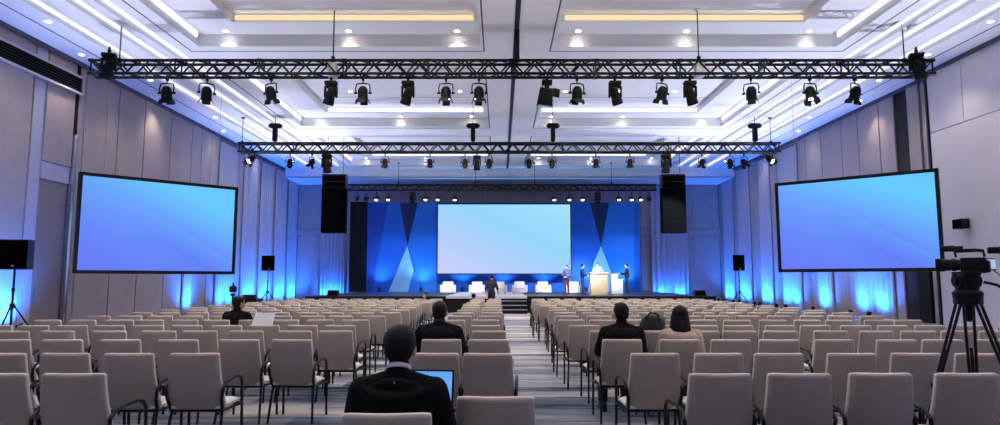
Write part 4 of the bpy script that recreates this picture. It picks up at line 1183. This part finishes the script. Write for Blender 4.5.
# on the stage
Yp = 36.0
person('person in grey-blue jacket with folded hands standing between screen and white armchair on stage', (atY(567, 280, Yp).x, Yp, ZS), 2.6, standing(aL=((-.25, .06, 1.12), (-.06, .22, 1.02), (1, .3, -.2), (0, -1, 0)), aR=((.25, .06, 1.12), (.06, .22, 1.0), (-1, .3, -.2), (0, -1, 0)), turn=-.4), (84, 96, 124), (94, 50, 48), 'short', .013, .92)
person('man in a navy suit standing at the lectern on its armchair side', (atY(582.5, 280, Yp).x, Yp, ZS), -1.9, standing(aL=((-.24, .1, 1.12), (-.12, .3, 1.05), (.5, 1, 0), (0, 0, -1)), aR=((.25, .1, 1.13), (.14, .32, 1.0), (0, 1, -.1), (-1, 0, 0)), turn=.3), (34, 48, 92), (36, 46, 84), 'short', .013, .96, collar=(224, 226, 236))
person('person in a pale blue top standing behind the lectern', (atY(597.5, 275, 35.75).x, 35.75, ZS), 2.9, standing(aL=((-.26, .1, 1.14), (-.16, .34, 1.12), (.3, 1, 0), (0, 0, -1)), aR=((.26, .1, 1.14), (.16, .34, 1.12), (-.3, 1, 0), (0, 0, -1)), nod=-.15), (150, 196, 232), (40, 46, 70), 'short', .013, 1.0, topname='shirt')
pt = person('man in a dark suit reaching an open tablet towards the lectern from the backdrop side', (atY(627, 280, Yp).x, Yp, ZS), 1.45, standing(aL=((-.22, .12, 1.15), (-.1, .38, 1.16), (.1, 1, 0), (0, 0, 1)), aR=((.22, .1, 1.13), (.1, .36, 1.12), (-.1, 1, 0), (0, 0, 1)), turn=.1, stride=.06), (36, 34, 46), (30, 30, 40), 'short', .013, .97, collar=(230, 230, 236), curl=.2)
q = Matrix.Translation((atY(627, 280, Yp).x, Yp, ZS)) @ Matrix.Rotation(1.45, 4, 'Z')
p = q @ V(0, .55, 1.15)
t = thing('notebook', 'dark open folder held out by the man in the dark suit on stage', 'folder', p, 1.45)
MB().box((0, 0, 0), (.36, .42, .02), bevel=.006).build('cover', M_BLACK2, t); MB().box((0, -.02, .014), (.3, .34, .008)).build('pages', M_WHITE, t)

# ------------------------------------------------------------------ things held or left on the seats
def laptop(loc, rz, label, sc, body, ang=.25, w=.35, h=.235):
    t = thing('laptop', label, 'laptop', loc, rz)
    MB().box((0, -h / 2, .009), (w, h, .018), bevel=.005).build('base', body, t)
    k = MB()
    for r in range(5):
        for c in range(12): k.box((-w / 2 + .03 + c * (w - .06) / 11, -.04 - r * .019, .019), (.018, .014, .004))
    k.build('keyboard', M_BLACK2, t)
    s = thing('lid', '', '', (0, 0, 0)); 
    for key in ('label', 'category'): del s[key]
    bpy.data.objects.remove(s)
    lid = MB().box((0, 0, h / 2 + .004), (w, .012, h), bevel=.004).build('lid', body, t)
    lid.location = (0, .002, .014); lid.rotation_euler = (-ang, 0, 0)
    sl = MB().b2((-w / 2 + .012, -.0085, .016), (w / 2 - .012, -.005, h - .008)).build('display', sc, lid)
    return t
SCRN = bpy.data.materials.new('laptop_display'); SCRN.use_nodes = True
nt = SCRN.node_tree; nt.nodes.remove(nt.nodes['Principled BSDF'])
tc = nt.nodes.new('ShaderNodeTexCoord'); br = nt.nodes.new('ShaderNodeTexBrick')
mp = nt.nodes.new('ShaderNodeMapping'); mp.inputs['Rotation'].default_value = (PI / 2, 0, 0)
nt.links.new(tc.outputs['Object'], mp.inputs['Vector']); nt.links.new(mp.outputs['Vector'], br.inputs['Vector'])
br.inputs['Scale'].default_value = 1.0; br.inputs['Brick Width'].default_value = .05; br.inputs['Row Height'].default_value = .012; br.inputs['Mortar Size'].default_value = .0012
br.inputs['Color1'].default_value = lin((96, 168, 255)); br.inputs['Color2'].default_value = lin((120, 184, 255)); br.inputs['Mortar'].default_value = lin((60, 126, 236))
em = nt.nodes.new('ShaderNodeEmission'); em.inputs['Strength'].default_value = 1.0
nt.links.new(br.outputs['Color'], em.inputs['Color']); nt.links.new(em.outputs[0], nt.nodes['Material Output'].inputs['Surface'])
p = atY(422.5, 400, 4.02)
laptop((p.x, 4.02, .69), -.10, 'open black laptop with lit blue display on the lap of the man nearest the camera', SCRN, M_BLACK2, .18, .37, .29)
# white sheet propped on a chair back
p0, p1 = atY(252, 324, Y6 - .40), atY(275, 313, Y6 - .40)
t = thing('paper_pad', 'upright white sheet of paper propped against a chair back beside the man in black', 'paper', (p0.x, Y6 - .47, p0.z))
w, h = p1.x - p0.x, p1.z - p0.z
MB().poly([(0, 0, -.06), (w * .93, 0, -.06), (w, .10, h), (w * .12, .10, h)], (0, .008, 0)).build('sheet', mat('white_paper', (240, 240, 244), .8, var=.01), t, smooth=False)
MB().poly([(-.03, -.001, -.06), (w * .95, -.001, -.06), (w * .94, -.004, -.03), (-.02, -.004, -.03)], (0, -.012, 0)).build('clip_edge', mat('grey_clip', (150, 150, 158), .5), t, smooth=False)
# backpack
p = atY(655, 324, 8.45)
t = thing('backpack', 'black backpack with a grey flap lying over a chair back between the seated pair', 'bag', (p.x, 8.62, .86))
m = MB(); m.ell((0, 0, .06), (.17, .12, .17), None, 16, 10); m.ell((-.06, -.02, -.02), (.1, .11, .15)); m.ell((.08, .02, .1), (.1, .1, .12))
remeshed('bag_body', m, .012, 3, mat('black_nylon', (18, 18, 22), .6, var=.2), t)
m = MB(); m.ell((.06, .02, .2), (.09, .07, .06)); m.ell((.12, .0, .17), (.06, .07, .05)); remeshed('flap', m, .012, 2, mat('grey_nylon', (104, 98, 98), .8), t)
MB().tube([(-.1, -.06, .18), (-.04, -.11, .26), (.05, -.09, .24), (.1, -.09, .1), (.09, -.1, -.06)], .014, 6).build('strap', mat('black_nylon', (18, 18, 22), .6, var=.2), t)
# papers and phone on seats beyond
def seat_sheet(px, py, Y, label):
    p = atY(px, py, Y)
    t = thing('paper_sheet', label, 'paper', (p.x, Y, .475), .2)
    MB().box((0, 0, .004), (.21, .297, .006)).build('sheet', mat('white_paper', (240, 240, 244), .8, var=.01), t, smooth=False)
    
# small camera on a stand near the wall, with operator's dark kit
def small_tripod(px, py, Y, label):
    p = atY(px, py, Y)
    t = thing('camera_tripod', label, 'tripod', (p.x, Y, 0))
    MB().cyl((0, 0, .7), (0, 0, p.z - .1), .025).build('column', M_BLACK, t)
    for k in range(3):
        a = 2 * PI * k / 3 + .3; l = MB().cyl((.03 * math.cos(a), .03 * math.sin(a), p.z - .45), (.42 * math.cos(a), .42 * math.sin(a), .02), .02, .014).build('leg', M_BLACK, t)
        MB().cyl((.42 * math.cos(a), .42 * math.sin(a), 0), (.42 * math.cos(a), .42 * math.sin(a), .05), .02).build('foot', M_BLACK2, l)
    MB().box((0, 0, p.z - .08), (.12, .14, .08), bevel=.02).build('pan_head', M_BLACK, t)
    c = thing('video_camera', 'small black video camera on a slim tripod by the wall drapes', 'camera', (p.x, Y, p.z - .03), .3)
    MB().box((0, 0, .12), (.2, .34, .2), bevel=.03).build('body', M_BLACK2, c)
    MB().cyl((0, .15, .12), (0, .34, .12), .07, .08, 14).build('lens', M_BLACK2, c)
    MB().tube([(0, -.1, .22), (0, -.08, .3), (0, .1, .3), (0, .12, .22)], .02).build('handle', M_BLACK, c)
small_tripod(233, 292, 20.0, 'slim black camera tripod by the wall drapes beyond the man in black')
p = atZ(253, 317, 0)
t = thing('flight_case', 'black equipment flight case with metal edges near the wall drapes', 'case', (p.x, 27.0, 0))
MB().box((0, 0, .42), (.9, .6, .74), bevel=.02).build('case_body', M_BLACK2, t)
m = MB()
for sx in (-1, 1):
    for sy in (-1, 1): m.box((sx * .445, sy * .295, .42), (.03, .03, .76))
m.build('edge_trim', M_CHROME, t, smooth=False)
for sx in (-1, 1):
    for sy in (-1, 1): MB().cyl((sx * .34 - .02, sy * .2, .04), (sx * .34 + .02, sy * .2, .04), .04, n=12).build('caster', M_BLACK, t)
MB().box((0, .02, .86), (.5, .4, .16), bevel=.02).build('lid_box', M_BLACK2, t)

# ------------------------------------------------------------------ the video camera on its tripod, nearest on the camera side
YC = 5.15
pc = atY(968, 300, YC); X0 = pc.x; zh = pc.z + .03
t = thing('camera_tripod', 'big black video tripod with twin-tube legs standing among the chairs under the video camera', 'tripod', (X0, YC, 0))
for k in range(3):
    a = (2 * PI * k / 3) + PI * .97
    dx, dy = math.cos(a), math.sin(a)
    foot = V(.5 * dx, .5 * dy, .03); top_ = V(.055 * dx, .055 * dy, zh)
    m = MB(); sd = V(-dy, dx, 0)
    mid = lerp(top_, foot, .5)
    for s in (-1, 1): m.cyl(top_ + sd * .032 * s, mid + sd * .024 * s, .0115, n=8)
    m.cyl(lerp(top_, foot, .3), foot, .0125, n=8)
    for u in (.03, .5): q = lerp(top_, foot, u); m.box(q, (.085, .05, .045), Euler((0, 0, a + PI / 2)), bevel=.008)
    l = m.build('leg', M_BLACK, t)
    MB().cyl(foot + V(0, 0, -.03), foot + V(0, 0, .04), .028, .018, 10).build('rubber_foot', M_BLACK2, l)
    m = MB(); m.cyl(V(0, 0, .78), lerp(top_, foot, .52), .009, n=6); m.build('spreader_arm', M_BLACK, t)
m = MB(); m.cyl((0, 0, .76), (0, 0, .8), .04, n=12); m.build('spreader_hub', M_BLACK, t)
m = MB(); m.lathe([(0, -.06), (.05, -.06), (.1, -.02), (.105, .03), (.08, .05), (0, .05)], Matrix.Translation((0, 0, zh)), 18); m.build('bowl', M_BLACK, t)
m = MB(); m.cyl((0, 0, zh - .16), (0, 0, zh - .05), .022, .03, 10); m.ell((0, 0, zh - .17), (.03, .03, .03)); m.build('bowl_clamp', M_BLACK, t)
m = MB(); m.lathe([(0, .04), (.075, .04), (.082, .07), (.07, .1), (.06, .105), (0, .105)], Matrix.Translation((0, 0, zh)), 18)
m.box((0, 0, zh + .12), (.13, .14, .12), bevel=.025); m.cyl((-.085, 0, zh + .12), (.085, 0, zh + .12), .056, n=16); m.cyl((-.105, 0, zh + .12), (-.085, 0, zh + .12), .03, n=12); m.box((0, .0, zh + .178), (.1, .2, .028), bevel=.006)
m.build('fluid_head', M_BLACK, t)
m = MB()
m.tube([(.12, -.02, zh + .11), (.17, -.08, zh + .09), (.25, -.3, zh - .04)], .011, 8)
hb = m.build('pan_bar', M_BLACK, t)
MB().cyl((.225, -.235, zh - .0), (.265, -.345, zh - .075), .02, .022, 10).build('grip', M_BLACK2, hb)
# camera, pointed across to the stage and the screen
zc = zh + .165
v = thing('video_camera', 'black professional video camera with long lens and side monitor on the big tripod', 'camera', (X0 + .05, YC, zc), 0.82); v.scale = (.7, .66, .95)
m = MB(); m.box((0, -.02, .08), (.11, .26, .13), bevel=.018); m.box((0, -.14, .07), (.1, .08, .1), bevel=.015); m.box((.06, .02, .06), (.03, .18, .09), bevel=.01); m.build('body', M_BLACK2, v)
m = MB(); m.lathe([(0, 0), (.044, 0), (.046, .05), (.052, .055), (.052, .1), (.047, .105), (.05, .17), (.056, .175), (.056, .2), (.048, .2), (.046, .185), (0, .18)], Matrix.Translation((0, .1, .085)) @ Matrix.Rotation(-PI / 2, 4, 'X'), 18); ln_ = m.build('lens', M_BLACK2, v)
m = MB(); m.box((0, .325, .085), (.15, .06, .11), taper=1, bevel=.006); m.build('lens_hood', M_BLACK2, v)
m = MB(); m.tube([(0, -.13, .15), (0, -.12, .2), (0, -.05, .205), (0, .14, .2), (0, .16, .19), (0, .15, .15)], .014, 8); m.box((0, .03, .208), (.035, .2, .022), bevel=.008); m.build('top_handle', M_BLACK2, v)
m = MB(); m.cyl((.035, .08, .225), (.035, .3, .225), .02, n=12); m.cyl((.035, .16, .225), (.035, .3, .225), .026, n=12); m.box((.02, .1, .21), (.04, .03, .03)); m.build('microphone', M_BLACK2, v)
m = MB(); m.box((.0, -.22, .2), (.06, .12, .055), bevel=.015); m.cyl((0, -.3, .2), (0, -.27, .2), .032, n=14); m.build('viewfinder', M_BLACK2, v)
mo = MB().box((0, 0, 0), (.02, .13, .1), bevel=.006).build('monitor', M_BLACK2, v); mo.location = (.125, -.17, .09); mo.rotation_euler = (0, 0, -2.2)
MB().box((.0108, 0, 0), (.002, .11, .08)).build('monitor_display', glow('monitor_picture', (196, 214, 246), .8), mo)
m = MB(); m.tube([(.02, -.2, .04), (.02, -.26, 0), (.04, -.3, -.12), (.06, -.34, -.4), (.04, -.36, -.75), (.1, -.3, -1.2)], .006, 6); m.build('cable', M_CABLE, v)
